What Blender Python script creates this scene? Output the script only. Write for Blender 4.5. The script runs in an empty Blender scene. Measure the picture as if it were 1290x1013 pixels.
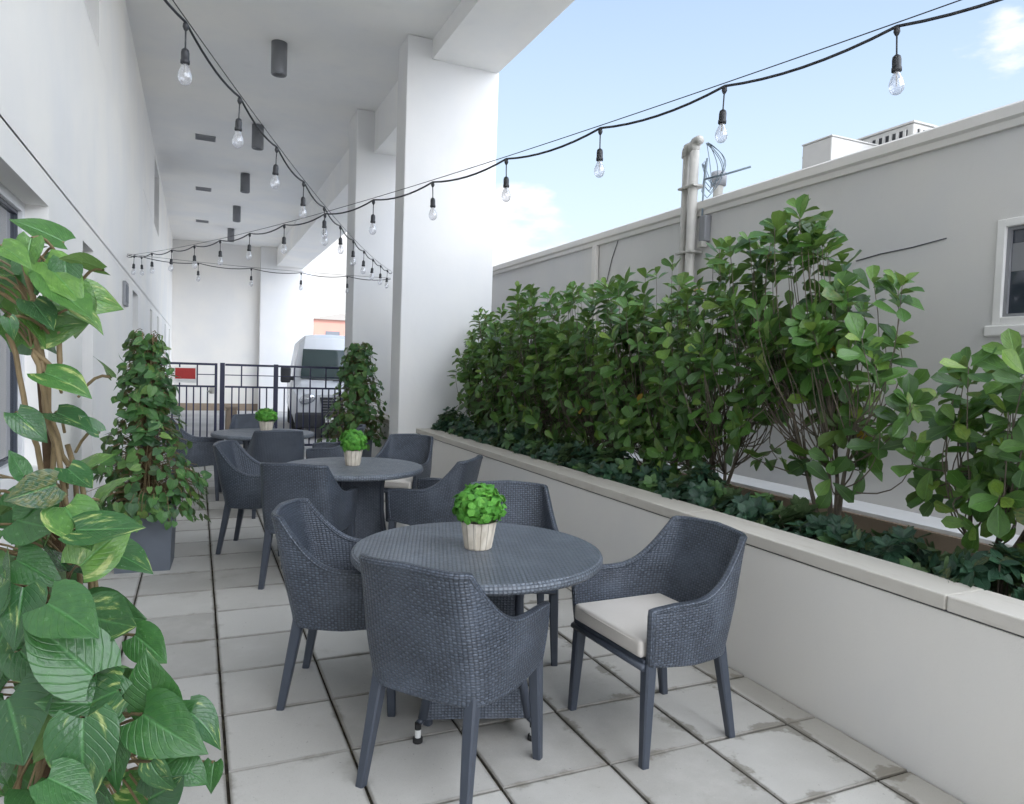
import bpy, bmesh, math, random
import numpy as np
from mathutils import Vector, Matrix
random.seed(7); RNG=np.random.default_rng(11)
S=bpy.context.scene; COL=S.collection
rad=math.radians
# ------------------------------------------------------------------ helpers
def tag(o,label=None,cat=None,group=None,kind=None):
    if label: o['label']=label
    if cat: o['category']=cat
    if group: o['group']=group
    if kind: o['kind']=kind
    return o
def empty(name,loc=(0,0,0),rz=0,label=None,cat=None,group=None):
    o=bpy.data.objects.new(name,None); COL.objects.link(o)
    o.location=loc; o.rotation_euler=(0,0,rz); o.empty_display_size=.1
    return tag(o,label,cat,group)
class MB:
    """collects faces, then links them as one mesh object"""
    def __init__(s): s.v=[];s.f=[];s.uv=[];s.m=[];s.sm=[];s.tint=[]
    def face(s,pts,uv=None,m=0,smooth=False):
        b=len(s.v); s.v+= [tuple(p) for p in pts]; s.f.append(tuple(range(b,b+len(pts))))
        s.uv.append(uv or [(0,0)]*len(pts)); s.m.append(m); s.sm.append(smooth)
    def mesh(s,V,F,uv=None,m=0,smooth=True):
        b=len(s.v); s.v+=[tuple(p) for p in V]
        for f in F:
            s.f.append(tuple(b+i for i in f)); s.uv.append([uv[i] for i in f] if uv is not None else [(0,0)]*len(f)); s.m.append(m); s.sm.append(smooth)
    def box(s,a,b,m=0,bev=0,M=None):
        (x0,y0,z0),(x1,y1,z1)=a,b
        x0,x1=min(x0,x1),max(x0,x1);y0,y1=min(y0,y1),max(y0,y1);z0,z1=min(z0,z1),max(z0,z1)
        bm=bmesh.new(); bmesh.ops.create_cube(bm,size=1)
        for v in bm.verts: v.co=Vector(((x0+x1)/2+v.co.x*(x1-x0),(y0+y1)/2+v.co.y*(y1-y0),(z0+z1)/2+v.co.z*(z1-z0)))
        if bev>0: bmesh.ops.bevel(bm,geom=bm.edges[:],offset=bev,segments=2,profile=.5,affect='EDGES')
        s.bm(bm,m,M)
    def bm(s,bm,m=0,M=None,smooth=False):
        if M is not None: bm.transform(M)
        bm.verts.index_update(); b=len(s.v)
        s.v+=[tuple(v.co) for v in bm.verts]
        for f in bm.faces:
            s.f.append(tuple(b+v.index for v in f.verts)); s.uv.append([(0,0)]*len(f.verts)); s.m.append(m); s.sm.append(smooth)
        bm.free()
    def tube(s,pts,r,n=8,m=0,caps=True,closed=False):
        P=[Vector(p) for p in pts]; k=len(P)
        rs=r if isinstance(r,(list,tuple)) else [r]*k
        V=[];F=[];UV=[];prev=None;L=0
        for i,p in enumerate(P):
            if closed: t=(P[(i+1)%k]-P[i-1])
            else: t=(P[min(i+1,k-1)]-P[max(i-1,0)])
            t=t.normalized() if t.length>1e-9 else Vector((0,0,1))
            if prev is None:
                a=Vector((0,0,1)) if abs(t.z)<.9 else Vector((1,0,0)); x=t.cross(a).normalized()
            else:
                x=(prev-t*prev.dot(t)); x=x.normalized() if x.length>1e-6 else t.orthogonal().normalized()
            prev=x; y=t.cross(x)
            if i: L+=(p-P[i-1]).length
            for j in range(n):
                a=2*math.pi*j/n; V.append(p+(x*math.cos(a)+y*math.sin(a))*rs[i]); UV.append((L,a*rs[i]))
        for i in range(k if closed else k-1):
            for j in range(n):
                a=i*n+j;b=i*n+(j+1)%n;c=((i+1)%k)*n+(j+1)%n;d=((i+1)%k)*n+j
                F.append((a,b,c,d))
        if caps and not closed:
            F.append(tuple(range(n-1,-1,-1))); F.append(tuple((k-1)*n+j for j in range(n)))
        s.mesh(V,F,UV,m)
    def lathe(s,prof,n=24,c=(0,0,0),m=0,us=1.0,smooth=True):
        V=[];F=[];UV=[];L=0
        for i,(r,z) in enumerate(prof):
            if i: L+=math.hypot(r-prof[i-1][0],z-prof[i-1][1])
            for j in range(n+1):
                a=2*math.pi*j/n; V.append((c[0]+r*math.cos(a),c[1]+r*math.sin(a),c[2]+z)); UV.append((a*us,L))
        for i in range(len(prof)-1):
            for j in range(n):
                a=i*(n+1)+j; F.append((a,a+1,a+n+2,a+n+1))
        s.mesh(V,F,UV,m,smooth)
    def prism(s,poly,axis,a,b,m=0,bev=0,M=None):
        bm=bmesh.new()
        def p3(p,t): return Vector((t,p[0],p[1])) if axis=='x' else Vector((p[0],t,p[1])) if axis=='y' else Vector((p[0],p[1],t))
        A=[bm.verts.new(p3(p,a)) for p in poly]; B=[bm.verts.new(p3(p,b)) for p in poly]; n=len(poly)
        bm.faces.new(A); bm.faces.new(B[::-1])
        for i in range(n): bm.faces.new((A[i],B[i],B[(i+1)%n],A[(i+1)%n]))
        bmesh.ops.recalc_face_normals(bm,faces=bm.faces[:])
        if bev: bmesh.ops.bevel(bm,geom=bm.edges[:],offset=bev,segments=3,profile=.5,affect='EDGES')
        s.bm(bm,m,M)
    def build(s,name,mats,parent=None,loc=None):
        me=bpy.data.meshes.new(name); me.from_pydata(s.v,[],s.f)
        if not isinstance(mats,(list,tuple)): mats=[mats]
        for k in mats: me.materials.append(k)
        me.polygons.foreach_set('material_index',s.m); me.polygons.foreach_set('use_smooth',s.sm)
        uvl=me.uv_layers.new(name='UVMap'); flat=[c for f in s.uv for p in f for c in p]
        uvl.data.foreach_set('uv',flat)
        if len(s.tint)==len(s.v) and s.tint:
            at=me.attributes.new('tint','FLOAT','POINT'); at.data.foreach_set('value',s.tint)
        me.validate(); me.update()
        o=bpy.data.objects.new(name,me); COL.objects.link(o)
        if parent: o.parent=parent
        if loc: o.location=loc
        return o
def copy_tree(o,parent=None):
    c=o.copy(); COL.objects.link(c)
    if parent: c.parent=parent
    for ch in list(o.children): copy_tree(ch,c)
    return c
def sphere_prof(r,n=8,z0=0,a0=-90,a1=90):
    return [(max(1e-4,r*math.cos(rad(a0+(a1-a0)*i/n))),z0+r*math.sin(rad(a0+(a1-a0)*i/n))) for i in range(n+1)]
# ------------------------------------------------------------------ node materials
class NT:
    def __init__(s,name):
        s.mat=bpy.data.materials.new(name); s.mat.use_nodes=True; s.t=s.mat.node_tree; s.t.nodes.clear()
        s.out=s.n('ShaderNodeOutputMaterial')
    def n(s,typ,**kw):
        nd=s.t.nodes.new(typ)
        for k,v in kw.items():
            if k.startswith('i_'):
                key=k[2:]; key=int(key) if key.isdigit() else key.replace('_',' ')
                s.set(nd.inputs[key],v)
            else: setattr(nd,k,v)
        return nd
    def set(s,inp,v):
        if isinstance(v,bpy.types.NodeSocket): s.t.links.new(v,inp)
        elif isinstance(v,bpy.types.Node): s.t.links.new(v.outputs[0],inp)
        else:
            if hasattr(inp.default_value,'__len__') and not isinstance(v,(tuple,list)): v=(v,)*len(inp.default_value)
            if hasattr(inp.default_value,'__len__') and len(inp.default_value)==4 and len(v)==3: v=tuple(v)+(1,)
            inp.default_value=v
    def math(s,op,a,b=0,c=None,clamp=False):
        nd=s.n('ShaderNodeMath',operation=op,use_clamp=clamp); s.set(nd.inputs[0],a); s.set(nd.inputs[1],b)
        if c is not None: s.set(nd.inputs[2],c)
        return nd.outputs[0]
    def mix(s,f,a,b,blend='MIX'):
        nd=s.n('ShaderNodeMix',data_type='RGBA',blend_type=blend); s.set(nd.inputs[0],f); s.set(nd.inputs[6],a); s.set(nd.inputs[7],b)
        return nd.outputs[2]
    def mixf(s,f,a,b):
        nd=s.n('ShaderNodeMix',data_type='FLOAT'); s.set(nd.inputs[0],f); s.set(nd.inputs[2],a); s.set(nd.inputs[3],b)
        return nd.outputs[0]
    def coord(s,which='Object'): return s.n('ShaderNodeTexCoord').outputs[which]
    def mapping(s,v,scale=(1,1,1),loc=(0,0,0)):
        return s.n('ShaderNodeMapping',i_Vector=v,i_Scale=scale,i_Location=loc).outputs[0]
    def noise(s,v,scale,detail=3,rough=.55,out='Fac'):
        return s.n('ShaderNodeTexNoise',i_Vector=v,i_Scale=scale,i_Detail=detail,i_Roughness=rough).outputs[out]
    def ramp(s,f,lo,hi,a=0,b=1):
        return s.n('ShaderNodeMapRange',interpolation_type='SMOOTHSTEP',i_0=f,i_1=lo,i_2=hi,i_3=a,i_4=b).outputs[0]
    def sep(s,v): return s.n('ShaderNodeSeparateXYZ',i_0=v).outputs
    def bump(s,h,st=.3,dist=.01): return s.n('ShaderNodeBump',i_Height=h,i_Strength=st,i_Distance=dist).outputs[0]
    def attr(s,name): return s.n('ShaderNodeAttribute',attribute_name=name).outputs['Fac']
    def pbr(s,color,rough=.5,normal=None,metal=0,spec=.5,**kw):
        b=s.n('ShaderNodeBsdfPrincipled'); s.set(b.inputs['Base Color'],color); s.set(b.inputs['Roughness'],rough)
        s.set(b.inputs['Metallic'],metal); s.set(b.inputs['Specular IOR Level'],spec)
        if normal is not None: s.set(b.inputs['Normal'],normal)
        for k,v in kw.items(): s.set(b.inputs[k.replace('_',' ')],v)
        return b.outputs[0]
    def done(s,shader): s.t.links.new(shader,s.out.inputs[0]); return s.mat
def simple(name,col,rough=.5,metal=0,spec=.5,var=.08,nscale=12,bump=0):
    t=NT(name); v=t.coord(); nz=t.noise(v,nscale,4)
    c=t.mix(nz,tuple(x*(1-var) for x in col),tuple(min(1,x*(1+var)) for x in col))
    nm=t.bump(t.noise(v,nscale*12,3),bump,.004) if bump else None
    return t.done(t.pbr(c,t.mixf(nz,rough*.85,min(1,rough*1.15)),nm,metal,spec))
def plaster(name,col,warm=(1.02,1,.96),stain=.0):
    t=NT(name); v=t.coord()
    big=t.noise(v,.7,4); mid=t.noise(t.mapping(v,(1,1,.35)),3.2,5); fine=t.noise(v,160,2)
    a=tuple(x*.965 for x in col); b=tuple(min(1,x*1.03*w) for x,w in zip(col,warm))
    c=t.mix(t.ramp(big,.3,.7),a,b)
    c=t.mix(t.ramp(mid,.55,.8,0,.16),c,tuple(x*.8 for x in col))
    if stain:
        st=t.ramp(t.noise(t.mapping(v,(1.2,1.2,.18)),5,6,.7),.58,.78,0,stain)
        c=t.mix(st,c,tuple(x*.55 for x in col))
    h=t.math('ADD',t.math('MULTIPLY',fine,.6),t.math('MULTIPLY',t.noise(v,14,4),.8))
    sk=t.ramp(t.noise(v,70,3),.62,.78,0,.10); c=t.mix(sk,c,tuple(x*.7 for x in col))
    return t.done(t.pbr(c,.85,t.bump(h,.22,.006),spec=.25))
M={}
M['wall']=plaster('white_plaster',(.82,.815,.805),stain=.07)
M['ceil']=plaster('soffit_paint',(.86,.86,.86))
M['column']=plaster('column_plaster',(.73,.735,.745),stain=.05)
M['planter']=plaster('planter_plaster',(.76,.75,.735),stain=.06)
M['neighbour']=plaster('neighbour_stucco',(.65,.645,.645),stain=.16)
M['fascia']=plaster('fascia_paint',(.72,.70,.68),stain=.35)
M['joint']=simple('dark_joint',(.10,.10,.11),.9)
M['alu']=simple('window_aluminium',(.72,.73,.75),.4,.0,.5)
M['white_frame']=simple('white_window_frame',(.78,.77,.75),.5)
M['leg']=simple('charcoal_powder_coat',(.052,.062,.082),.38,0,.5,.12,30,.05)
M['navy']=simple('navy_gate_paint',(.010,.013,.055),.4,0,.5)
M['black']=simple('black_plastic',(.018,.019,.022),.45)
M['rubber']=simple('black_rubber',(.02,.02,.02),.8)
M['galv']=simple('galvanised_conduit',(.44,.425,.39),.55,.1,.5,.18,9,.1)
M['boxmetal']=simple('rooftop_metal',(.46,.45,.43),.6,.0,.4,.1,4)
M['dark']=simple('dark_void',(.03,.032,.035),.8)
M['fixture']=simple('grey_light_can',(.20,.205,.22),.4,.2)
M['wire']=simple('grey_blue_wire',(.20,.25,.29),.5)
M['vent']=simple('vent_grille',(.25,.255,.27),.6)
M['soil']=simple('planter_soil',(.06,.042,.03),.95,0,.2,.5,25,.8)
M['timber']=simple('weathered_edge',(.30,.235,.175),.8,0,.3,.25,6,.3)
M['whitecap']=simple('white_flashing',(.83,.83,.84),.55,0,.4,.07,7)
M['bark']=simple('clusia_bark',(.16,.135,.105),.85,0,.2,.35,40,.6)
M['vine']=simple('pothos_vine',(.20,.145,.075),.6,0,.3,.45,30,.4)
M['moss']=simple('moss_pole_fibre',(.115,.075,.045),.95,0,.1,.5,60,1)
M['potgrey']=simple('slate_planter',(.115,.13,.155),.55,0,.4,.15,6,.15)
M['van']=simple('van_white_paint',(.60,.62,.65),.25,0,.6,.03,2)
M['vanblack']=simple('van_black_trim',(.03,.032,.036),.6)
M['chrome']=simple('headlamp_reflector',(.6,.62,.65),.12,.8)
M['red']=simple('sign_red',(.5,.035,.03),.5,0,.4,.12,20)
M['signwhite']=simple('sign_white',(.8,.8,.78),.5)
M['pink']=plaster('pink_stucco',(.36,.19,.16))
M['roofdark']=simple('roof_edge',(.22,.21,.2),.8)
M['whiteglide']=simple('white_glide',(.75,.75,.73),.5)
def glass(name,tint,rough=.05):
    t=NT(name); v=t.coord(); nz=t.noise(v,1.4,3)
    return t.done(t.pbr(t.mix(nz,tuple(x*.7 for x in tint),tint),rough,spec=.8))
M['glass']=glass('dark_window_glass',(.045,.055,.075))
M['vanglass']=glass('van_glass',(.03,.05,.05))
def mk_bulb():
    t=NT('clear_bulb_glass')
    lw=t.n('ShaderNodeLayerWeight',i_Blend=.35).outputs['Facing']
    g=t.n('ShaderNodeBsdfGlossy',i_Color=(.9,.92,.95),i_Roughness=.05).outputs[0]
    tr=t.n('ShaderNodeBsdfTransparent',i_Color=(.93,.93,.95)).outputs[0]
    df=t.n('ShaderNodeBsdfDiffuse',i_Color=(.8,.8,.8)).outputs[0]
    a=t.n('ShaderNodeMixShader',i_0=t.math('ADD',t.math('MULTIPLY',lw,.6),.07,clamp=True),i_1=tr,i_2=g).outputs[0]
    b=t.n('ShaderNodeMixShader',i_0=.16,i_1=a,i_2=df).outputs[0]
    return t.done(b)
M['bulb']=mk_bulb()
def mk_weave(name,dark,light,cu=.015,cv=.0105):
    t=NT(name); u,v,_=t.sep(t.coord('UV'))
    us=t.math('DIVIDE',u,cu); vs=t.math('DIVIDE',v,cv)
    chk=t.math('MODULO',t.math('ADD',t.math('FLOOR',us),t.math('FLOOR',vs)),2)
    chk=t.math('ABSOLUTE',chk)
    su=t.math('SINE',t.math('MULTIPLY',t.math('FRACT',us),math.pi)); sv=t.math('SINE',t.math('MULTIPLY',t.math('FRACT',vs),math.pi))
    # over-strand: tall along its own middle; strands alternate
    h1=t.math('MULTIPLY',t.math('POWER',sv,.5),t.math('ADD',.45,t.math('MULTIPLY',su,.55)))
    h2=t.math('MULTIPLY',t.math('POWER',su,.5),t.math('ADD',.25,t.math('MULTIPLY',sv,.45)))
    h=t.mixf(chk,h1,h2)
    cell=t.n('ShaderNodeTexWhiteNoise',noise_dimensions='2D',i_Vector=t.n('ShaderNodeCombineXYZ',i_0=t.math('FLOOR',us),i_1=t.math('FLOOR',vs)).outputs[0]).outputs[0]
    nz=t.noise(t.coord(),5,4)
    c=t.mix(t.math('MULTIPLY',h,t.math('ADD',.7,t.math('MULTIPLY',cell,.5))),dark,light)
    c=t.mix(t.ramp(nz,.4,.75,0,.4),c,tuple(x*1.3 for x in light)); c=t.mix(t.ramp(t.noise(t.coord(),2.2,5,.65),.5,.75,0,.18),c,(.16,.155,.15))
    return t.done(t.pbr(c,t.mixf(cell,.28,.44),t.bump(h,.75,.005),spec=.5))
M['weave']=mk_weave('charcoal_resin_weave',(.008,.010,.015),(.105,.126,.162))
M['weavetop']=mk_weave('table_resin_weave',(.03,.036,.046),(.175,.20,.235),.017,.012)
def mk_cushion():
    t=NT('sand_cushion_fabric'); v=t.coord(); u=t.noise(v,450,2); b=t.noise(v,6,3)
    c=t.mix(b,(.58,.54,.49),(.66,.62,.57)); c=t.mix(t.ramp(u,.45,.75,0,.3),c,(.45,.42,.38))
    return t.done(t.pbr(c,.95,t.bump(t.math('ADD',u,t.math('MULTIPLY',b,3)),.2,.003),spec=.15,Sheen_Weight=.2))
M['cushion']=mk_cushion()
def mk_paver():
    t=NT('concrete_pavers'); v=t.coord(); uv=t.coord('UV'); u,w,_=t.sep(uv)
    k=t.attr('tint')
    base=t.mix(k,(.40,.385,.355),(.57,.555,.52))
    big=t.noise(v,2.4,5,.6); base=t.mix(t.ramp(big,.4,.75,0,.5),base,(.61,.595,.56))
    pit=t.ramp(t.noise(v,55,2),.70,.76,0,.55); base=t.mix(pit,base,(.2,.19,.17)); sp=t.noise(v,210,2); base=t.mix(t.ramp(sp,.60,.75,0,.4),base,(.25,.24,.225))
    sp2=t.noise(v,120,2); base=t.mix(t.ramp(sp2,.62,.78,0,.35),base,(.66,.65,.62))
    # grime that has crept in from the joints
    du=t.math('MINIMUM',u,t.math('SUBTRACT',1,u)); dw=t.math('MINIMUM',w,t.math('SUBTRACT',1,w)); d=t.math('MINIMUM',du,dw)
    ox=t.sep(v)[0]
    amt=t.math('ADD',.10,t.math('MULTIPLY',t.ramp(ox,.4,2.4),.17))
    g=t.math('SUBTRACT',t.math('MULTIPLY',t.ramp(t.noise(v,5,5,.65),.42,.8),amt),d)
    g=t.ramp(g,-.02,.07,0,.62)
    base=t.mix(g,base,(.16,.145,.11))
    edge=t.ramp(d,.0,.03,.6,0); base=t.mix(edge,base,(.17,.155,.13))
    blot=t.ramp(t.noise(v,3.1,6,.7),.56,.74,0,.4); base=t.mix(blot,base,(.30,.28,.235))
    wall_strip=t.ramp(ox,2.24,2.30,0,.35); base=t.mix(wall_strip,base,(.24,.215,.165))  # browner tone on the narrow strip beside the planter wall
    h=t.math('ADD',sp,t.math('MULTIPLY',t.noise(v,30,3),1.2))
    return t.done(t.pbr(base,.8,t.bump(h,.18,.003),spec=.3))
M['paver']=mk_paver()
def mk_bed():
    t=NT('joint_bed_dirt'); v=t.coord(); n=t.noise(v,18,4)
    return t.done(t.pbr(t.mix(t.ramp(n,.4,.7),(.03,.026,.02),(.085,.075,.05)),.95,spec=.1))
M['bed']=mk_bed()
def mk_coping():
    t=NT('coping_stone'); v=t.coord(); k=t.attr('tint')
    c=t.mix(k,(.55,.52,.465),(.63,.60,.55))
    n=t.noise(t.mapping(v,(3,.8,3)),6,6,.65); c=t.mix(t.ramp(n,.5,.75,0,.4),c,(.42,.37,.30))
    f=t.noise(v,180,2); c=t.mix(t.ramp(f,.6,.8,0,.25),c,(.34,.31,.27))
    return t.done(t.pbr(c,.75,t.bump(f,.12,.003),spec=.3))
M['coping']=mk_coping()
def mk_asphalt():
    t=NT('lot_concrete'); v=t.coord(); n=t.noise(v,.9,5); f=t.noise(v,60,3)
    c=t.mix(t.ramp(n,.3,.7),(.36,.355,.35),(.47,.465,.46)); c=t.mix(t.ramp(f,.55,.75,0,.3),c,(.24,.24,.24))
    return t.done(t.pbr(c,.9,t.bump(f,.2,.01),spec=.2))
M['lot']=mk_asphalt()
def mk_leaf(name,dark,mid,light,rough=.35,trans=.22,spec=.5,varieg=None,vein=.25,back=(.16,.22,.09)):
    t=NT(name); k=t.attr('tint'); u,w,_=t.sep(t.coord('UV'))
    c=t.mix(t.ramp(k,0,.55),dark,mid); c=t.mix(t.ramp(k,.55,1),c,light)
    if varieg:
        vec=t.n('ShaderNodeCombineXYZ',i_0=t.math('MULTIPLY',t.math('ADD',u,t.math('MULTIPLY',w,.4)),1.5),i_1=t.math('MULTIPLY',w,.95),i_2=t.math('MULTIPLY',k,57)).outputs[0]
        n1=t.noise(vec,1.5,6,.62); thr=t.math('ADD',.52,t.math('MULTIPLY',t.math('FRACT',t.math('MULTIPLY',k,17.3)),.24))
        n1=t.math('SUBTRACT',n1,thr)
        c=t.mix(t.ramp(n1,.0,.09,0,.6),c,tuple(.55*a_+.45*b_ for a_,b_ in zip(light,varieg))); c=t.mix(t.ramp(n1,.05,.10,0,.8),c,varieg)
    au=t.math('ABSOLUTE',u)
    mot=t.noise(t.n('ShaderNodeCombineXYZ',i_0=u,i_1=t.math('MULTIPLY',w,2),i_2=t.math('MULTIPLY',k,91)).outputs[0],3.5,4)
    c=t.mix(t.ramp(mot,.35,.7,.35,0),c,dark); old=t.ramp(t.math('FRACT',t.math('MULTIPLY',k,41.7)),.93,.97,0,.45); c=t.mix(t.math('MULTIPLY',old,t.ramp(mot,.4,.6)),c,(.24,.20,.05))
    rib=t.ramp(au,.02,.075,vein*1.6,0); c=t.mix(rib,c,tuple(min(1,x*1.8+.02) for x in mid))
    side=t.math('ABSOLUTE',t.math('SINE',t.math('MULTIPLY',t.math('SUBTRACT',w,t.math('MULTIPLY',au,.45)),26)))
    c=t.mix(t.ramp(side,0,.25,vein*.5,0),c,light)
    bf=t.n('ShaderNodeNewGeometry').outputs['Backfacing']
    c=t.mix(t.math('MULTIPLY',bf,.55),c,back)
    h=t.math('ADD',t.ramp(au,.0,.1),t.math('MULTIPLY',t.ramp(side,0,.4),.35))
    p=t.pbr(c,t.mixf(mot,rough*.75,rough*1.5),t.bump(t.math('ADD',h,mot),.4,.006),spec=spec)
    tr=t.n('ShaderNodeBsdfTranslucent',i_Color=t.mix(.5,c,light)).outputs[0]
    return t.done(t.n('ShaderNodeMixShader',i_0=trans,i_1=p,i_2=tr).outputs[0])
M['clusia']=mk_leaf('clusia_leaf',(.040,.100,.030),(.095,.235,.042),(.26,.40,.06),.28,.27,.6,back=(.14,.22,.07))
M['clusiayellow']=mk_leaf('clusia_leaf_yellowing',(.3,.22,.03),(.42,.26,.03),(.5,.32,.04),.4,.2)
M['scheff']=mk_leaf('ground_shrub_leaf',(.022,.062,.040),(.048,.125,.066),(.13,.26,.07),.34,.15,.55)
M['pothos']=mk_leaf('pothos_leaf',(.024,.075,.034),(.048,.155,.042),(.15,.31,.055),.22,.22,.65,varieg=(.50,.56,.20),vein=.28)
M['pothossmall']=mk_leaf('pothos_small_leaf',(.030,.088,.030),(.075,.20,.046),(.23,.37,.085),.34,.2,.5,varieg=(.36,.44,.18),vein=.2)
M['basil']=mk_leaf('bright_artificial_leaf',(.06,.22,.035),(.13,.42,.05),(.27,.62,.10),.45,.22,.4,vein=.15,back=(.1,.3,.05))
def mk_pot():
    t=NT('birch_bark_pot'); v=t.coord(); n=t.noise(t.mapping(v,(1,1,.35)),30,5)
    c=t.mix(t.ramp(n,.3,.7),(.52,.46,.37),(.70,.64,.54))
    u=t.math('FRACT',t.math('MULTIPLY',t.sep(t.coord('UV'))[0],14/(2*math.pi)))
    sl=t.ramp(t.math('ABSOLUTE',t.math('SUBTRACT',u,.5)),.40,.5,0,.65); c=t.mix(sl,c,(.14,.10,.07))
    return t.done(t.pbr(c,.8,t.bump(t.math('SUBTRACT',n,sl),.5,.004),spec=.25))
M['pot']=mk_pot()
# ------------------------------------------------------------------ camera
CAM=np.array([-.1173,-2.7064,1.5001]); yaw,pitch,roll=.41946,-.04548,.032887
fw=np.array([math.sin(yaw)*math.cos(pitch),math.cos(yaw)*math.cos(pitch),math.sin(pitch)])
r0=np.array([math.cos(yaw),-math.sin(yaw),0]); u0=np.cross(r0,fw)
rt=r0*math.cos(roll)+u0*math.sin(roll); up=-r0*math.sin(roll)+u0*math.cos(roll)
cd=bpy.data.cameras.new('camera'); cam=bpy.data.objects.new('camera',cd); COL.objects.link(cam)
cam.matrix_world=Matrix([[rt[i],up[i],-fw[i],CAM[i]] for i in range(3)]+[[0,0,0,1]])
cd.lens=36*892.8/1290; cd.sensor_width=36; cd.sensor_fit='HORIZONTAL'; cd.clip_start=.05; cd.clip_end=3000
S.camera=cam
# ------------------------------------------------------------------ ground and paving
g=MB(); g.face([(-400,-400,-.32),(400,-400,-.32),(400,400,-.32),(-400,400,-.32)]); tag(g.build('ground',M['lot']),kind='structure')
g=MB(); ys=[9.75,11,14,40]; zs=[-.012,-.10,-.27,-.27]
for i in range(3): g.face([(-20,ys[i],zs[i]),(20,ys[i],zs[i]),(20,ys[i+1],zs[i+1]),(-20,ys[i+1],zs[i+1])])
tag(g.build('parking_lot',M['lot']),kind='structure')
pv=MB(); P=.45; gap=.0052; bevel=.005
cols=[(-2*P+.0,-P),(-P,0)]+[(i*P,(i+1)*P) for i in range(5)]+[(5*P,2.43)]
bd=MB(); bd.face([(-.91,-6,-.012),(2.43,-6,-.012),(2.43,9.75,-.012),(-.91,9.75,-.012)]); tag(bd.build('paving_bed',M['bed']),kind='structure')
for ci,(x0,x1) in enumerate(cols):
    for r in range(-9,22):
        jy=random.uniform(-.004,.004); y0=r*P+jy; y1=(r+1)*P+jy; tz=random.uniform(-.0012,.0012); k=random.random()
        j=lambda: random.uniform(-.0015,.0015)
        a=[(x0+gap+j(),y0+gap+j()),(x1-gap+j(),y0+gap+j()),(x1-gap+j(),y1-gap+j()),(x0+gap+j(),y1-gap+j())]
        cx=(x0+x1)/2;cy=(y0+y1)/2
        ins=[(x+(bevel if x<cx else -bevel),y+(bevel if y<cy else -bevel)) for x,y in a]
        t=[(x,y,tz) for x,y in ins]; b=[(x,y,tz-.004) for x,y in a]; lo=[(x,y,-.03) for x,y in a]
        uvt=[(0.01,.01),(.99,.01),(.99,.99),(.01,.99)]
        n0=len(pv.v)
        pv.face(t,uvt)
        for i in range(4):
            q=(i+1)%4; pv.face([b[i],b[q],t[q],t[i]],[uvt[i],uvt[q],uvt[q],uvt[i]]); pv.face([lo[i],lo[q],b[q],b[i]],[(0,0)]*4)
        pv.tint+=[k]*(len(pv.v)-n0)
tag(pv.build('patio_paving',M['paver']),kind='structure')
# ------------------------------------------------------------------ apartment building
bld=empty('apartment_building',(-.91,6,0),0,'white apartment building with a deep overhang and square columns along the terrace','building')
def part(mb,name,mats,parent=bld):
    o=mb.build(name,mats); o.parent=parent; o.matrix_parent_inverse=Matrix.Translation(parent.location).inverted(); return o
WX=-.91; CZ=5.55
wins=[(.25,2.18,.85,2.355),(3.52,4.12,.12,2.365),(8.05,9.0,.12,2.40),(11.9,12.6,.85,2.40),(14.45,15.15,.85,2.41),(18.3,19.05,.85,2.42),(21.4,22.2,.85,2.42)]
upper=[(2.4,4.4,4.13,5.42),(12.9,14.74,4.13,5.42)]
Y0,Y1=-20,24.2; OY=-3.4  # overhang ended early behind the camera to let sky light in
def wallgrid(mb,x,y0,y1,z0,z1,holes,depth,joints_y,joints_z,jw=.006):
    ys=sorted(set([y0,y1]+[h for w in holes for h in w[:2]]+[v for j in joints_y for v in (j-jw*.35,j+jw*.35)]))
    zs=sorted(set([z0,z1]+[h for w in holes for h in w[2:]]+[v for j,w_ in joints_z for v in (j-w_,j+w_)]))
    for i in range(len(ys)-1):
        for k in range(len(zs)-1):
            cy=(ys[i]+ys[i+1])/2; cz=(zs[k]+zs[k+1])/2
            if any(w[0]<cy<w[1] and w[2]<cz<w[3] for w in holes): continue
            jt=any(abs(cy-j)<jw*.35 for j in joints_y) or any(abs(cz-j)<w_ for j,w_ in joints_z)
            xx=x-.012 if jt else x
            mb.face([(xx,ys[i],zs[k]),(xx,ys[i+1],zs[k]),(xx,ys[i+1],zs[k+1]),(xx,ys[i],zs[k+1])],m=1 if jt else 0)
    for (a,b,c,d) in holes:
        X=x-depth
        mb.face([(x,a,c),(X,a,c),(X,a,d),(x,a,d)]); mb.face([(x,b,c),(x,b,d),(X,b,d),(X,b,c)])
        mb.face([(x,a,d),(X,a,d),(X,b,d),(x,b,d)]); mb.face([(x,a,c),(x,b,c),(X,b,c),(X,a,c)])
w=MB(); wallgrid(w,WX,Y0,Y1,0,CZ,wins+upper,.15,[2.30,6.2,10.3,16.5],[(2.53,.006),(4.115,.003)])
w.box((WX-.6,Y0,-.1),(WX-.35,Y1,CZ)); part(w,'wall',[M['wall'],M['joint']])
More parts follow.
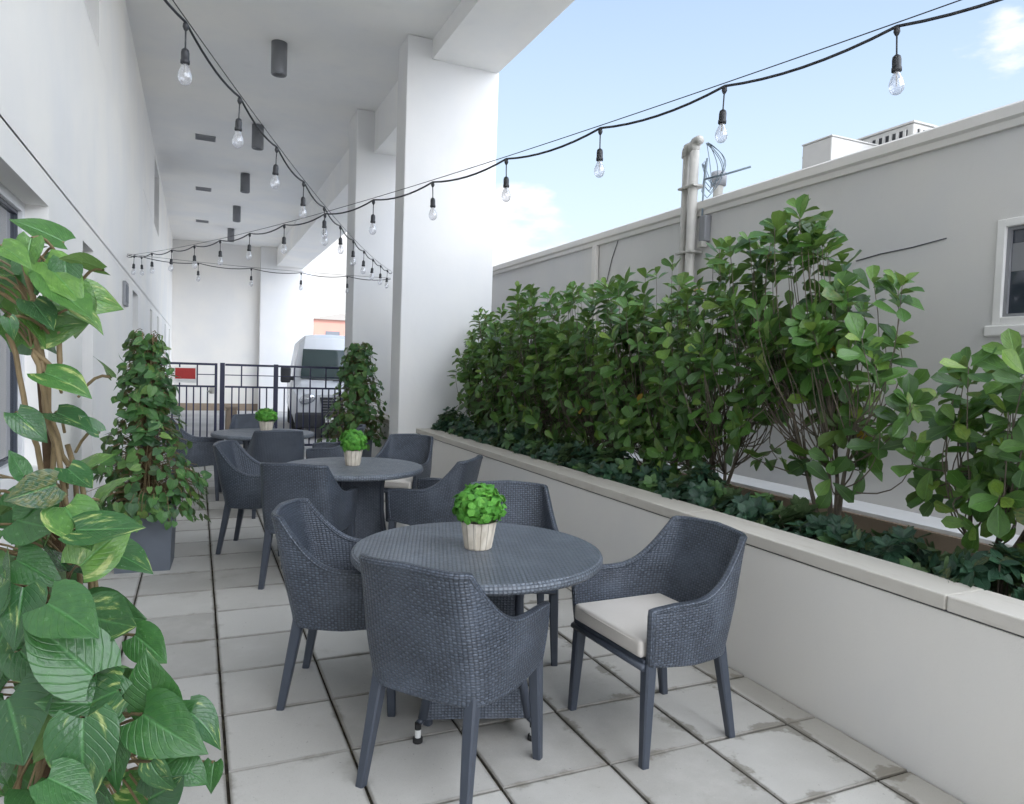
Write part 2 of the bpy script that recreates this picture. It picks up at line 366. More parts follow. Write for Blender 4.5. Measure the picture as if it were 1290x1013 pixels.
def window_part(y0,y1,z0,z1,depth=.15,mull=None):
    X=WX-depth; f=MB(); t=.055
    for a,b,c,d in ((y0,y0+t,z0,z1),(y1-t,y1,z0,z1),(y0+t,y1-t,z0,z0+t),(y0+t,y1-t,z1-t,z1)): f.box((X-.04,a,c),(X+.035,b,d),bev=.004)
    for m_ in (mull or []): f.box((X-.04,m_-.025,z0+t),(X+.03,m_+.025,z1-t),bev=.004)
    fo=part(f,'window',M['alu'])
    inn=MB(); s=.02
    seg=[y0+t]+[q for m_ in (mull or []) for q in (m_-.025,m_+.025)]+[y1-t]
    for i in range(0,len(seg),2):
        a,b=seg[i],seg[i+1]
        for p in ((a,a+s,z0+t,z1-t),(b-s,b,z0+t,z1-t),(a+s,b-s,z0+t,z0+t+s),(a+s,b-s,z1-t-s,z1-t)): inn.box((X-.02,p[0],p[2]),(X+.012,p[1],p[3]))
    so=inn.build('sash',M['leg']); so.parent=fo
    gl=MB(); gl.box((X-.012,y0+t,z0+t),(X-.004,y1-t,z1-t)); go=gl.build('pane',M['glass']); go.parent=fo
for i,(a,b,c,d) in enumerate(wins): window_part(a,b,c,d,mull=[1.25] if i==0 else None)
for (a,b,c,d) in upper: window_part(a,b,c,d)
c=MB(); c.box((WX-.34,OY,CZ),(3.42,Y1+.6,CZ+.3)); part(c,'ceiling',M['ceil'])
c=MB(); c.box((WX,OY,CZ+.301),(3.40,Y1+.6,8.6)); c.box((-14,Y0,-.3),(WX-.61,Y1+.6,24)); c.box((WX-.609,Y0,CZ+.302),(WX-.002,Y1+.6,8.7)); part(c,'upper_storeys',M['wall'])  # unseen upper mass, height and length shaped to keep sun off the terrace
c=MB(); c.box((2.5,OY+.01,5.305),(3.385,6.0,CZ-.002),bev=.006); part(c,'beam',M['ceil'])
c=MB(); c.box((2.44,6.3,4.9),(3.36,8.9,CZ-.002),bev=.006); part(c,'beam',M['ceil'])
c=MB(); c.box((2.44,9.3,4.9),(3.36,Y1+.1,CZ-.002),bev=.006); part(c,'beam',M['ceil'])
c=MB(); c.box((2.185,5.93,-.05),(3.40,6.37,CZ-.003),bev=.012); part(c,'column',M['column'])
c=MB(); c.box((2.155,8.77,-.05),(3.37,9.40,CZ-.003),bev=.012); part(c,'column',M['column'])
c=MB(); c.box((1.90,23.9,-.4),(3.74,Y1+.55,CZ-.003),bev=.012); part(c,'column',M['column'])
c=MB(); c.box((WX-.3,Y1,-.4),(1.95,Y1+.3,CZ-.003)); part(c,'end_wall',M['planter'])
c=MB(); c.box((WX+.02,Y1-.04,-.3),(1.89,Y1-.002,-.02)); part(c,'baseboard',M['timber'])
# small plate on wall
pl=MB(); pl.box((WX+.002,6.62,2.10),(WX+.035,7.0,2.38),bev=.006); pl.box((WX+.035,6.66,2.14),(WX+.040,6.96,2.34),m=1)
tag(pl.build('wall_plaque',[M['vent'],M['potgrey']]),'small blue grey plaque fixed high on the white wall between two windows','plaque')
# ceiling lights and vents
LL=['nearest grey cylinder downlight on the white soffit','second nearest grey cylinder downlight, behind the diagonal bulb string','middle of the five grey cylinder downlights on the soffit','grey cylinder downlight second from the end wall','farthest grey cylinder downlight, just before the end wall']
cl=empty('ceiling_light',(.795,6.96,CZ),0,LL[0],'ceiling light','cylinder downlights in a row on the soffit')
b=MB(); b.lathe([(.001,-.001),(.098,-.001),(.098,-.39),(.092,-.40),(.080,-.40),(.078,-.36),(.001,-.36)],28); b.build('housing',M['fixture'],cl)
b=MB(); b.lathe([(.001,-.372),(.045,-.375),(.06,-.365)],20); b.build('lens',M['chrome'],cl)
for i,y in enumerate((10.44,13.92,17.5,20.97)):
    o=copy_tree(cl); o.location=(.795,y,CZ); o['label']=LL[i+1]
VL=['nearest small rectangular vent in the soffit beside the downlights','middle one of the three small soffit vents','farthest small rectangular soffit vent near the end wall']
cv=empty('ceiling_vent',(-.02,11.63,CZ),0,VL[0],'vent','small vents in the soffit')
b=MB()
for a in ((-.17,-.15,-.16,.15),(.15,.17,-.16,.15),(-.15,.15,-.16,-.135),(-.15,.15,.125,.15)): b.box((a[0],a[2]+.005,-.02),(a[1],a[3],-.001))
b.build('frame',M['vent'],cv)
b=MB()
for k in range(5): b.box((-.15,-.12+k*.05,-.014),(.15,-.098+k*.05,-.004))
b.box((-.15,-.13,-.003),(.15,.125,-.001),m=1); b.build('louvre',[M['vent'],M['dark']],cv)
for i,y in enumerate((15.9,20.2)):
    o=copy_tree(cv); o.location=(-.02,y,CZ); o['label']=VL[i+1]
# ------------------------------------------------------------------ planter wall
plw=empty('planter_wall',(2.43,2,0),0,'long low rendered planter wall with pale stone coping beside the tables','planter wall')
c=MB(); c.box((2.43,-6,-.1),(2.62,5.925,.655)); c.box((2.45,6.375,-.1),(2.62,8.765,.655)); part(c,'wall_body',M['planter'],plw)
c=MB(); c.box((2.437,-6,.655),(2.61,5.925,.664)); part(c,'shadow_joint',M['joint'],plw)
cp=MB(); ys=[-6+.6*i*1.55 for i in range(13)]
ys=[-5.2,-3.1,-1.01,.55,2.1,3.65,5.2,5.925]
def slab(y0,y1):
    n0=len(cp.v); cp.box((2.418,y0+.0025,.664),(2.645,y1-.0025,.722),bev=.006); cp.tint+=[random.random()]*(len(cp.v)-n0)
for i in range(len(ys)-1): slab(ys[i],ys[i+1])
slab(6.375,7.6); slab(7.6,8.765)
part(cp,'coping',M['coping'],plw)
c=MB(); c.box((4.03,-6,-.1),(4.08,8.7,.585)); part(c,'back_edge',M['timber'],plw)
c=MB(); c.box((4.06,-6,.585),(4.398,8.7,.612),bev=.004); part(c,'flashing',M['whitecap'],plw)
s=MB(); nx,ny=6,90
for i in range(nx):
    for j in range(ny):
        def q(a,b_): return (2.62+1.41*a/nx,-6+14.7*b_/ny,.46+.035*math.sin(a*2.1+b_*1.3)+.02*math.sin(b_*3.7))
        s.face([q(i,j),q(i+1,j),q(i+1,j+1),q(i,j+1)],smooth=True)
tag(s.build('planter_soil',M['soil']),kind='structure')
# ------------------------------------------------------------------ neighbouring building
NX=4.40
nb=empty('neighbouring_building',(NX,4,0),0,'low grey stucco building with a white parapet band behind the hedge','building')
c=MB()
wy0,wy1,wz0,wz1=-1.35,.13,1.872,2.52
NY0,NY1=-12,12.5
for a in ((NY0,wy0,-.3,3.08),(wy1,NY1,-.3,3.08),(wy0,wy1,-.3,wz0),(wy0,wy1,wz1,3.08)):
    c.face([(NX,a[0],a[2]),(NX,a[0],a[3]),(NX,a[1],a[3]),(NX,a[1],a[2])])
D=.09
c.face([(NX,wy0,wz1),(NX+D,wy0,wz1),(NX+D,wy1,wz1),(NX,wy1,wz1)]);c.face([(NX,wy0,wz0),(NX,wy1,wz0),(NX+D,wy1,wz0),(NX+D,wy0,wz0)])
c.face([(NX,wy1,wz0),(NX,wy1,wz1),(NX+D,wy1,wz1),(NX+D,wy1,wz0)]);c.face([(NX,wy0,wz0),(NX+D,wy0,wz0),(NX+D,wy0,wz1),(NX,wy0,wz1)])
c.face([(NX,NY1,-.3),(NX,NY1,3.08),(NX+14,NY1,3.08),(NX+14,NY1,-.3)]); c.face([(NX,NY0,-.3),(NX+14,NY0,-.3),(NX+14,NY0,3.08),(NX,NY0,3.08)])
part(c,'wall',M['neighbour'],nb)
c=MB(); c.face([(NX+.05,NY0,3.05),(NX+14,NY0,3.05),(NX+14,NY1,3.05),(NX+.05,NY1,3.05)]); part(c,'roof',M['boxmetal'],nb)
c=MB(); c.prism([(NX-.035,3.065),(NX-.035,3.11),(NX-.06,3.125),(NX-.06,3.19),(NX-.045,3.205),(NX+.22,3.205),(NX+.22,3.065)],'y',NY0,NY1); part(c,'parapet_band',M['fascia'],nb)
f=MB(); t=.05
for a in ((wy0,wy0+t,wz0,wz1),(wy1-t,wy1,wz0,wz1),(wy0+t,wy1-t,wz0,wz0+t),(wy0+t,wy1-t,wz1-t,wz1),(-.64,-.59,wz0+t,wz1-t)): f.box((NX-.012,a[0],a[2]),(NX+.05,a[1],a[3]),bev=.005)
fo=part(f,'window',M['white_frame'],nb)
f=MB()
for a in ((wy1-t-.022,wy1-t,wz0+t,wz1-t),(-.59,-.568,wz0+t,wz1-t),(-.568,wy1-t-.022,wz1-t-.02,wz1-t),(-.568,wy1-t-.022,wz0+t,wz0+t+.02)): f.box((NX+.01,a[0],a[2]),(NX+.045,a[1],a[3]))
o=f.build('sash',M['vent']); o.parent=fo
f=MB(); f.box((NX+.030,wy0+t,wz0+t),(NX+.036,wy1-t,wz1-t)); f.box((NX+.0285,-.56,2.20),(NX+.0295,.055,2.37),m=1); f.face([(NX+.0282,-.5,1.925),(NX+.0282,-.1,1.925),(NX+.0282,-.24,2.19),(NX+.0282,-.5,2.19)],m=1)
o=f.build('pane',[M['glass'],M['vent']]); o.parent=fo
f=MB(); f.box((NX-.03,wy0-.05,wz0-.068),(NX+.01,wy1+.035,wz0-.001),bev=.008); o=f.build('sill',M['white_frame']); o.parent=fo
f=MB(); f.box((NX-.055,4.93,.3),(NX-.004,5.02,3.064),bev=.008); part(f,'downpipe',M['fascia'],nb)
f=MB(); f.tube([(NX-.004,1.16,2.40),(NX-.005,.95,2.425),(NX-.004,.7,2.437),(NX-.004,.46,2.462)],.0045,6); part(f,'wall_crack',M['joint'],nb)
f=MB(); f.tube([(NX-.006,4.5,3.06),(NX-.006,4.62,2.86),(NX-.006,4.72,2.60)],.005,6); part(f,'loose_cable',M['joint'],nb)
f=MB(); f.box((NX-.012,2.55,2.74),(NX-.001,2.72,2.78)); part(f,'small_bracket',M['joint'],nb)
# service mast on neighbour
sm=empty('service_mast',(NX-.07,3.2,0),0,'twin grey service conduits with hooked weatherheads rising above the parapet','conduit')
for (y,h,pr_) in ((3.14,3.66,.036),(3.02,3.69,.047)):
    b=MB(); b.tube([(NX-.10,y,.2),(NX-.10,y,h)],pr_,14); part(b,'conduit',M['galv'],sm)
    b=MB(); b.tube([(NX-.10,y+.02,h-.01),(NX-.10,y+.005,h+.05),(NX-.10,y-.02,h+.085),(NX-.10,y-.065,h+.09),(NX-.10,y-.09,h+.07)],[pr_+.004,pr_+.012,.052,.046,.036],12); part(b,'weatherhead',M['galv'],sm)
for z in (2.7,3.34):
    b=MB(); b.box((NX-.15,2.95,z),(NX-.0,3.20,z+.022),bev=.004); part(b,'clamp',M['galv'],sm)
b=MB(); R_=random.Random(3)
for k in range(6):
    a=Vector((NX-.06,2.86+.05*R_.random(),3.74)); dy=R_.uniform(-.30,.02); zb=3.26+R_.uniform(0,.12); e=Vector((NX+.02,2.86+R_.uniform(-.10,.08),3.30))
    pts=[]
    for q in range(13):
        t=q/12; pts.append(Vector((a.x+(e.x-a.x)*t,a.y+(e.y-a.y)*t+dy*math.sin(math.pi*t)**.8*(.5+.5*t),a.z+(zb-a.z)*t)))
    pts+=[Vector((NX+.03,e.y+.05,zb-.02)),Vector((NX,e.y+.10,zb+.05)),Vector((NX-.04,2.93,zb+.2)),Vector((NX-.06,2.95,3.55))]
    b.tube(pts,.0042,5)
b.tube([(NX-.05,2.90,3.40),(NX+.05,2.70,3.42),(NX+.1,2.45,3.43)],.010,6); b.tube([(NX-.05,2.93,2.85),(NX-.05,2.92,3.3),(NX-.04,2.90,3.6)],.010,6)
part(b,'cable_loops',M['wire'],sm)
b=MB(); b.box((NX-.08,2.84,2.80),(NX-.004,2.93,3.05),bev=.01); b.box((NX-.10,2.85,2.74),(NX-.03,2.92,2.80),bev=.01,m=1); part(b,'junction_box',[M['vent'],M['galv']],sm)
# roof things
vp=empty('vent_pipe',(5.3,3.86,3.2),0,'short capped vent pipe standing on the neighbouring roof beside the conduits','vent pipe')
b=MB(); b.lathe([(.055,0),(.055,.42),(.06,.43),(.06,.47)],14); b.build('pipe',M['galv'],vp)
b=MB(); b.lathe([(.05,.47),(.088,.475),(.092,.58),(.08,.625),(.04,.64),(.001,.645)],14); b.build('cap',M['vent'],vp)
rb=empty('rooftop_box',(5.4,2.37,3.05),0,'plain beige metal box on the neighbouring roof, left of the louvred unit','rooftop unit')
b=MB(); b.box((0,0,0),(.62,.36,.78),bev=.01); b.build('casing',M['boxmetal'],rb)
b=MB(); b.box((-.008,-.008,.78),(.628,.368,.795),bev=.004); b.build('lid',M['boxmetal'],rb)
ac=empty('air_conditioner',(6.1,2.05,3.05),0,'long rooftop air conditioner with louvred end seen above the parapet','air conditioner')
b=MB(); b.box((0,0,0),(.75,1.35,.93),bev=.012); b.build('casing',M['boxmetal'],ac)
b=MB(); b.box((-.012,-.012,.93),(.762,1.362,.95),bev=.004); b.build('lid',M['boxmetal'],ac)
b=MB(); b.box((-.006,.06,.2),(-.001,.50,.88),m=1)
for k in range(6): b.box((-.022,.07+k*.075,.2),(-.006,.095+k*.075,.88))
b.build('louvre',[M['boxmetal'],M['dark']],ac)
b=MB(); b.box((.06,-.006,.2),(.70,-.001,.88),m=1)
for k in range(7): b.box((.07+k*.09,-.022,.2),(.105+k*.09,-.006,.88))
b.build('louvre',[M['boxmetal'],M['dark']],ac)
# far pink building
pk=empty('pink_building',(9,60,-.3),0,'distant pink stucco building glimpsed above the van','building')
b=MB(); b.box((0,0,0),(16,10,5.6)); b.box((-4,2,0),(0,10,5.3),m=1); b.build('wall',[M['pink'],M['timber']],pk)
b=MB(); b.prism([(-.3,5.6),(2.2,6.15),(16.3,6.15),(16.3,5.6)],'y',-.2,10.2); b.build('roof',M['roofdark'],pk)
for k in range(4):
    b=MB(); b.box((1+k*3.6,-.05,3),(2.2+k*3.6,-.001,4.6)); b.build('window',M['glass'],pk)
# ------------------------------------------------------------------ metal fence, gate, sign
GY=9.6; GT=1.447
def bar(mb,x0,x1,z0,z1,d=.016): mb.box((x0,GY-d,z0),(x1,GY+d,z1))
def panel(name_root,x0,x1,parent,vs):
    for (a,c,d) in ((GT-.035,GT,.02),(1.06,1.09,.018),(.10,.135,.018),(1.258,1.272,.009)):
        b=MB(); bar(b,x0,x1,a,c,d); part(b,'rail',M['navy'],parent)
    n=max(2,round((x1-x0)/.105))
    for i in range(1,n):
        x=x0+(x1-x0)*i/n; b=MB(); bar(b,x-.0105,x+.0105,.135,1.06,.0105); part(b,'picket',M['navy'],parent)
    for i in range(1,vs):
        x=x0+(x1-x0)*i/vs; b=MB(); bar(b,x-.0105,x+.0105,1.09,GT-.035,.0108); part(b,'upper_bar',M['navy'],parent)
gt=empty('metal_gate',(-.39,GY,0),0,'left leaf of the navy metal gate carrying the red sign','gate')
panel('gate',-.87,.145,gt,4)
for x in (-.90,.145):
    b=MB(); b.box((x,GY-.025,.03),(x+.04,GY+.025,GT+.002),bev=.004); part(b,'stile',M['navy'],gt)
b=MB(); b.box((.07,GY-.055,.96),(.14,GY-.022,1.06),bev=.008); b.tube([(.10,GY-.06,1.0),(.10,GY-.09,1.0),(.04,GY-.09,1.0)],.011,8); part(b,'lock',M['galv'],gt)
fe=empty('metal_fence',(1.2,GY,0),0,'navy metal railing of two panels between the gate and the column','fence')
panel('fence',.30,1.045,fe,3); panel('fence',1.115,2.15,fe,4)
for x,w_ in ((.225,.07),(1.045,.07),(2.11,.04)):
    b=MB(); b.box((x,GY-.03,-.0),(x+w_,GY+.03,GT+.012),bev=.004); part(b,'post',M['navy'],fe)
sg=empty('warning_sign',(-.28,GY-.03,1.26),0,'red and white rectangular sign wired to the gate','sign')
b=MB(); b.box((-.16,-.006,-.13),(.16,0,.11),bev=.002); b.build('plate',M['signwhite'],sg)
b=MB(); b.box((-.145,-.009,-.07),(.145,-.0065,.098)); b.build('red_panel',M['red'],sg)
tb=empty('kerb_block',(.65,15.6,-.27),0,'tan block standing on the lot behind the navy railing','block')
b=MB(); b.box((-.12,-.3,0),(.12,.3,.62),bev=.02); b.build('body',M['timber'],tb)
b=MB(); b.box((-.14,-.32,.62),(.14,.32,.68),bev=.012); b.build('cap',M['timber'],tb)
# ------------------------------------------------------------------ van
def van(loc,rz):
    v=empty('delivery_van',loc,rz,'white high roof delivery van parked behind the navy railing','van')
    # local: front faces -y, x width, origin at ground centre of front bumper
    prof=[(0.03,.42,.93),(0.0,.62,.97),(.05,1.0,.97),(.12,1.10,.95),(.62,1.30,.92),(1.40,2.18,.83),(1.75,2.42,.80),(2.2,2.50,.78)]
    b=MB(); V=[];F=[]
    # rings across x at stations along y : (y, ztop, halfwidth_top)
    st=[(0.02,1.02,.80),(.10,1.12,.86),(.55,1.27,.92),(.66,1.33,.93),(1.38,2.16,.84),(1.62,2.40,.80),(2.1,2.50,.78),(5.55,2.50,.78),(5.7,2.42,.76)]
    for (y,zt,hw) in st:
        bw=.90 if y<.2 else .985
        zm=min(1.15,zt-.1)
        ring=[(-bw+.06,y,.34),(-bw,y,.55),(-bw,y,zm),(-max(hw,.0),y,max(zt-.16,zm+.02)),(-hw+.14,y,zt-.02),(-hw*.5,y,zt+.015),(0,y,zt+.03),(hw*.5,y,zt+.015),(hw-.14,y,zt-.02),(hw,y,max(zt-.16,zm+.02)),(bw,y,zm),(bw,y,.55),(bw-.06,y,.34)]
        V+=ring
    n=13
    for i in range(len(st)-1):
        for j in range(n-1): F.append((i*n+j,i*n+j+1,(i+1)*n+j+1,(i+1)*n+j))
    F.append(tuple(range(n))[::-1]); F.append(tuple((len(st)-1)*n+j for j in range(n)))
    b.mesh(V,F,smooth=False); b.build('body',M['van'],v)
    b=MB(); b.face([(-.80,.70,1.38),(.80,.70,1.38),(.72,1.33,2.10),(-.72,1.33,2.10)]); 
    b.v=[(x,y-.03,z+.02) for x,y,z in b.v]; b.build('windscreen',M['vanglass'],v)
    b=MB(); b.box((-.55,.57,1.36),(.1,.60,1.385)); b.box((-.05,.56,1.345),(.6,.59,1.365)); b.build('wiper',M['vanblack'],v)
    for sx in (-1,1):
        b=MB(); b.face([(sx*.992,.95,1.32),(sx*.992,1.75,1.32),(sx*.90,1.75,1.98),(sx*.915,1.42,1.98)]); b.build('side_window',M['vanglass'],v)
        b=MB(); bm=bmesh.new(); bmesh.ops.create_uvsphere(bm,u_segments=14,v_segments=8,radius=1); b.bm(bm,0,Matrix.Translation((sx*.66,.035,.93))@Matrix.Rotation(rad(sx*18),4,'Y')@Matrix.Diagonal((.2,.09,.12,1)),True); h=b.build('headlight',M['chrome'],v)
        b=MB(); b.box((sx*1.02,.86,1.28),(sx*1.25,1.02,1.66),bev=.04); b.box((sx*.93,.93,1.34),(sx*1.03,.98,1.42)); b.build('mirror',M['vanblack'],v)
        for y in (.95,4.5):
            b=MB(); prof=[(.20,-.11),(.31,-.12),(.345,-.08),(.345,.08),(.31,.12),(.20,.11)]; b.lathe(prof,24)
            T=Matrix.Translation((sx*.86,y,.345))@Matrix.Rotation(rad(90),4,'Y'); b.v=[tuple(T@Vector(p)) for p in b.v]; wo=b.build('wheel',M['rubber'],v)
            b=MB(); b.lathe([(.001,sx*.09),(.05,sx*.10),(.19,sx*.06),(.2,sx*.10)],20); b.v=[tuple(T@Vector(p)) for p in b.v]; ro=b.build('rim',M['galv'],v); ro.parent=wo
    b=MB(); b.prism([(-.38,.98),(.38,.98),(.30,.60),(-.30,.60)],'y',-.045,.06,bev=.02); 
    for k in range(5): b.box((-.33,-.052,.64+k*.065),(.33,-.044,.66+k*.065),m=1)
    b.build('grille',[M['vanblack'],M['fixture']],v)
    b=MB(); b.box((-.26,-.125,.40),(.26,-.112,.51),bev=.003); b.build('number_plate',M['signwhite'],v)
    b=MB(); b.tube([(.085*math.cos(a),-.055,1.0+.085*math.sin(a)) for a in [i*math.pi/8 for i in range(16)]],.012,6,closed=True); b.build('badge',M['chrome'],v)
    for sx in (-1,1):
        b=MB(); b.box((sx*.984,.90,.5),(sx*.9885,.91,1.30)); b.box((sx*.984,1.86,.5),(sx*.9885,1.87,1.32)); b.box((sx*.984,1.62,1.12),(sx*1.005,1.80,1.15)); b.build('door_seam',M['vanblack'],v)
    b=MB(); b.box((-.93,-.10,.26),(.93,.14,.62),bev=.05); b.box((-.4,-.11,.34),(.4,-.095,.46),m=1); b.build('bumper',[M['vanblack'],M['dark']],v)
    return v
van((2.90,14.2,-.27),rad(-5))
# ------------------------------------------------------------------ chairs
def chair_shell():
    b=MB()
    half=[(.268,.225),(.275,.12),(.275,.02),(.266,-.08),(.251,-.150),(.229,-.203),(.190,-.230),(.11,-.243),(0,-.248)]
    pts=half+[(-x,y) for x,y in half[-2::-1]]
    # resample smoothly (Catmull-Rom)
    P=[Vector((x,y,0)) for x,y in pts]; res=[]; sub=5
    for i in range(len(P)-1):
        p0=P[max(i-1,0)];p1=P[i];p2=P[i+1];p3=P[min(i+2,len(P)-1)]
        for k in range(sub):
            t=k/sub; res.append(.5*((2*p1)+(p2-p0)*t+(2*p0-5*p1+4*p2-p3)*t*t+(3*p1-p0-3*p2+p3)*t**3))
    res.append(P[-1]); n=len(res)
    def top(p):
        t=min(1,max(0,(.04-p.y)/.235)); z=.606+.010*min(1,max(0,(.225-p.y)/.1))
        z+=.214*(.8*t**3.2+.2*t*t)
        if p.y<-.2: z+=.012*(1-abs(p.x)/.23)
        return z
    nv=14; out=[];UV=[];arc=0
    for i,p in enumerate(res):
        if i: arc+=(p-res[i-1]).length
        zt=top(p); zb=.375+.02*max(0,p.y)/.2
        bk=min(1,max(0,(.08-p.y)/.27))
        for j in range(nv+1):
            v=j/nv; z=zb+(zt-zb)*v
            h=max(0,(z-.40)/.43); taper=1-.07*(1-min(1,(z-.37)/.22))**1.6
            x=p.x*taper; y=p.y*taper-.085*bk*h**1.25
            # sides of the backrest draw in towards the top
            x*=1-.09*h*bk
            out.append(Vector((x,y,z))); UV.append((arc,z))
    def idx(i,j): return i*(nv+1)+j
    F=[]
    for i in range(n-1):
        for j in range(nv): F.append((idx(i,j),idx(i+1,j),idx(i+1,j+1),idx(i,j+1)))
    # normals for thickness
    T=.012
    nor=[]
    for i in range(n):
        for j in range(nv+1):
            a=out[idx(min(i+1,n-1),j)]-out[idx(max(i-1,0),j)]; c=out[idx(i,min(j+1,nv))]-out[idx(i,max(j-1,0))]
            nn=a.cross(c); nor.append(nn.normalized())
    o1=[p+q*T for p,q in zip(out,nor)]; o2=[p-q*T for p,q in zip(out,nor)]
    b.mesh(o1,F,UV); b.mesh(o2,[f[::-1] for f in F],UV)
    rim=[out[idx(0,j)] for j in range(nv)]+[out[idx(i,nv)] for i in range(n)]+[out[idx(n-1,j)] for j in range(nv-1,-1,-1)]
    b.tube(rim,.0155,8)
    low=[out[idx(i,0)] for i in range(n)]; b.tube(low,.014,8)
    return b
def taper_leg(p0,p1,a,bq,mb):
    p0=Vector(p0);p1=Vector(p1); V=[]
    for p,s in ((p0,a),(p1,bq)):
        V+=[p+Vector((dx*s,dy*s,0)) for dx,dy in ((-.35,-.5),(.35,-.5),(.5,-.35),(.5,.35),(.35,.5),(-.35,.5),(-.5,.35),(-.5,-.35))]
    F=[(i,8+i,8+(i+1)%8,(i+1)%8) for i in range(8)]+[tuple(range(8)),tuple(range(15,7,-1))]
    mb.mesh(V,F,smooth=False)
def make_chair():
    r=empty('wicker_chair',(0,0,0),0,'x','chair','charcoal wicker armchairs round the tables')
    chair_shell().build('shell',M['weave'],r)
    b=MB(); b.prism([(-.245,.235),(.245,.235),(.235,-.17),(.17,-.215),(-.17,-.215),(-.235,-.17)],'z',.375,.415,bev=.006)
    b.tube([(-.25,.236,.385),(.25,.236,.385)],.014,8); b.build('seat_frame',M['leg'],r)
    bm=bmesh.new(); bmesh.ops.create_cube(bm,size=1)
    for v in bm.verts: v.co=Vector((v.co.x*(.475 if v.co.y>0 else .44),.015+v.co.y*.465,.452+v.co.z*.072))
    bmesh.ops.bevel(bm,geom=bm.edges[:],offset=.022,segments=4,profile=.6,affect='EDGES')
    bmesh.ops.subdivide_edges(bm,edges=[e for e in bm.edges if e.calc_length()>.2],cuts=5,use_grid_fill=True)
    for v in bm.verts:
        if v.co.z>.475: v.co.z+=.010*max(0,1-(v.co.x/.22)**2)*max(0,1-((v.co.y-.015)/.22)**2)
    b=MB(); b.bm(bm,0,None,True)
    cu=b.build('cushion',M['cushion'],r)
    b=MB(); b.tube([(-.215,.243,.474),(-.1,.246,.474),(.1,.246,.474),(.215,.243,.474)],.0035,6); b.build('piping',M['cushion'],cu)
    for p0,p1 in (((.238,.205,.40),(.255,.222,0)),((-.238,.205,.40),(-.255,.222,0)),((.19,-.19,.42),(.215,-.262,0)),((-.19,-.19,.42),(-.215,-.262,0))):
        b=MB(); taper_leg(p0,p1,.050,.033,b); b.build('leg',M['leg'],r)
    return r
CH=[ # x,y, facing direction angle (deg, world, direction the seat faces), label
 (.775,-.255,39,'nearest wicker armchair, its back to the viewer, at the closest table'),
 (1.665,-.25,183.5,'wicker armchair showing its pale cushion between the closest table and the planter'),
 (.555,.53,-22,'wicker armchair tucked at the left side of the closest table'),
 (1.42,.74,247,'wicker armchair mostly hidden behind the pot of the closest table'),
 (.60,2.30,62,'wicker armchair with its back to us at the near side of the middle table'),
 (1.50,2.32,140,'wicker armchair in profile at the planter side of the middle table'),
 (.37,3.28,-20,'wicker armchair angled at the left of the middle table, pale cushion glimpsed'),
 (1.58,3.62,230,'wicker armchair facing us behind the middle table near the column'),
 (.60,4.68,92,'wicker armchair with its back to us at the near side of the farthest table'),
 (1.22,4.98,165,'wicker armchair below the far leafy plant, at the right of the farthest table'),
 (-.10,5.70,-5,'wicker armchair beside the potted climber, at the left of the farthest table'),
 (.50,6.22,268,'wicker armchair at the gate end of the farthest table'),
]
proto=make_chair()
for i,(x,y,a,l) in enumerate(CH):
    o=proto if i==0 else copy_tree(proto)
    o.location=(x,y,0); o.rotation_euler=(0,0,rad(a-90)); o['label']=l
# ------------------------------------------------------------------ tables
def make_table():
    r=empty('round_table',(0,0,0),0,'x','table','round charcoal wicker tables')
    R=.535; H=.727; b=MB()
    # woven disc, uv planar
    n=64; rings=[0.001,.1,.2,.3,.4,.48,R-.012]
    V=[];UV=[];F=[]
    for q in rings:
        for j in range(n): a=2*math.pi*j/n; V.append((q*math.cos(a),q*math.sin(a),H)); UV.append((q*math.cos(a)+1,q*math.sin(a)+1))
    for i in range(len(rings)-1):
        for j in range(n): F.append((i*n+j,(i+1)*n+j,(i+1)*n+(j+1)%n,i*n+(j+1)%n))
    b.mesh(V,F,UV)
    b.lathe([(R-.012,H),(R-.003,H-.004),(R+.002,H-.014),(R+.002,H-.030),(R-.008,H-.040),(.3,H-.042),(.001,H-.042)],64,us=R)
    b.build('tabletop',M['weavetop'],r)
    Q=[(.185,H-.045),(.172,.56),(.176,.40),(.195,.22),(.222,.085)]
    for k in range(4):
        b=MB(); V=[];UV=[];F=[]; m=6
        for (h,z) in Q:
            for j in range(m+1):
                t=-1+2*j/m; V.append((h*t*.90,-h,z)); UV.append((h*t+2,z))
        for i in range(len(Q)-1):
            for j in range(m): F.append((i*(m+1)+j,(i+1)*(m+1)+j,(i+1)*(m+1)+j+1,i*(m+1)+j+1))
        Z=Matrix.Rotation(rad(90*k),4,'Z')
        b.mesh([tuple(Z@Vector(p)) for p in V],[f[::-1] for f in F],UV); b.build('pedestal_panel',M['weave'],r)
        b=MB(); taper=[tuple(Z@Vector((h*.965,-h*.965,z))) for h,z in Q]; b.tube(taper,[.02]*5,8); b.tube([taper[-1],tuple(Z@Vector((.232,-.232,.075)))],.013,8)
        lo=b.build('corner_post',M['leg'],r)
        f=MB(); c_=tuple(Z@Vector((.232,-.232,0))); f.lathe([(.012,.052),(.012,.02)],12,c_); f.lathe([(.013,.08),(.013,.0525)],12,c_,m=1); f.lathe([(.001,.02),(.02,.019),(.02,.0),(.001,0)],12,c_,m=1); fo=f.build('levelling_foot',[M['whiteglide'],M['rubber']]); fo.parent=lo
    b=MB(); b.box((-.18,-.18,.09),(.18,.18,.11)); b.build('base_plate',M['leg'],r)
    return r
TB=[(1.0,.11,-18,'nearest round charcoal wicker table, in the foreground'),(.985,2.72,10,'middle one of the three round wicker tables'),(.56,5.45,5,'farthest round wicker table, nearest the gate')]
tp=make_table()
for i,(x,y,a,l) in enumerate(TB):
    o=tp if i==0 else copy_tree(tp)
    o.location=(x,y,0); o.rotation_euler=(0,0,rad(a)); o['label']=l
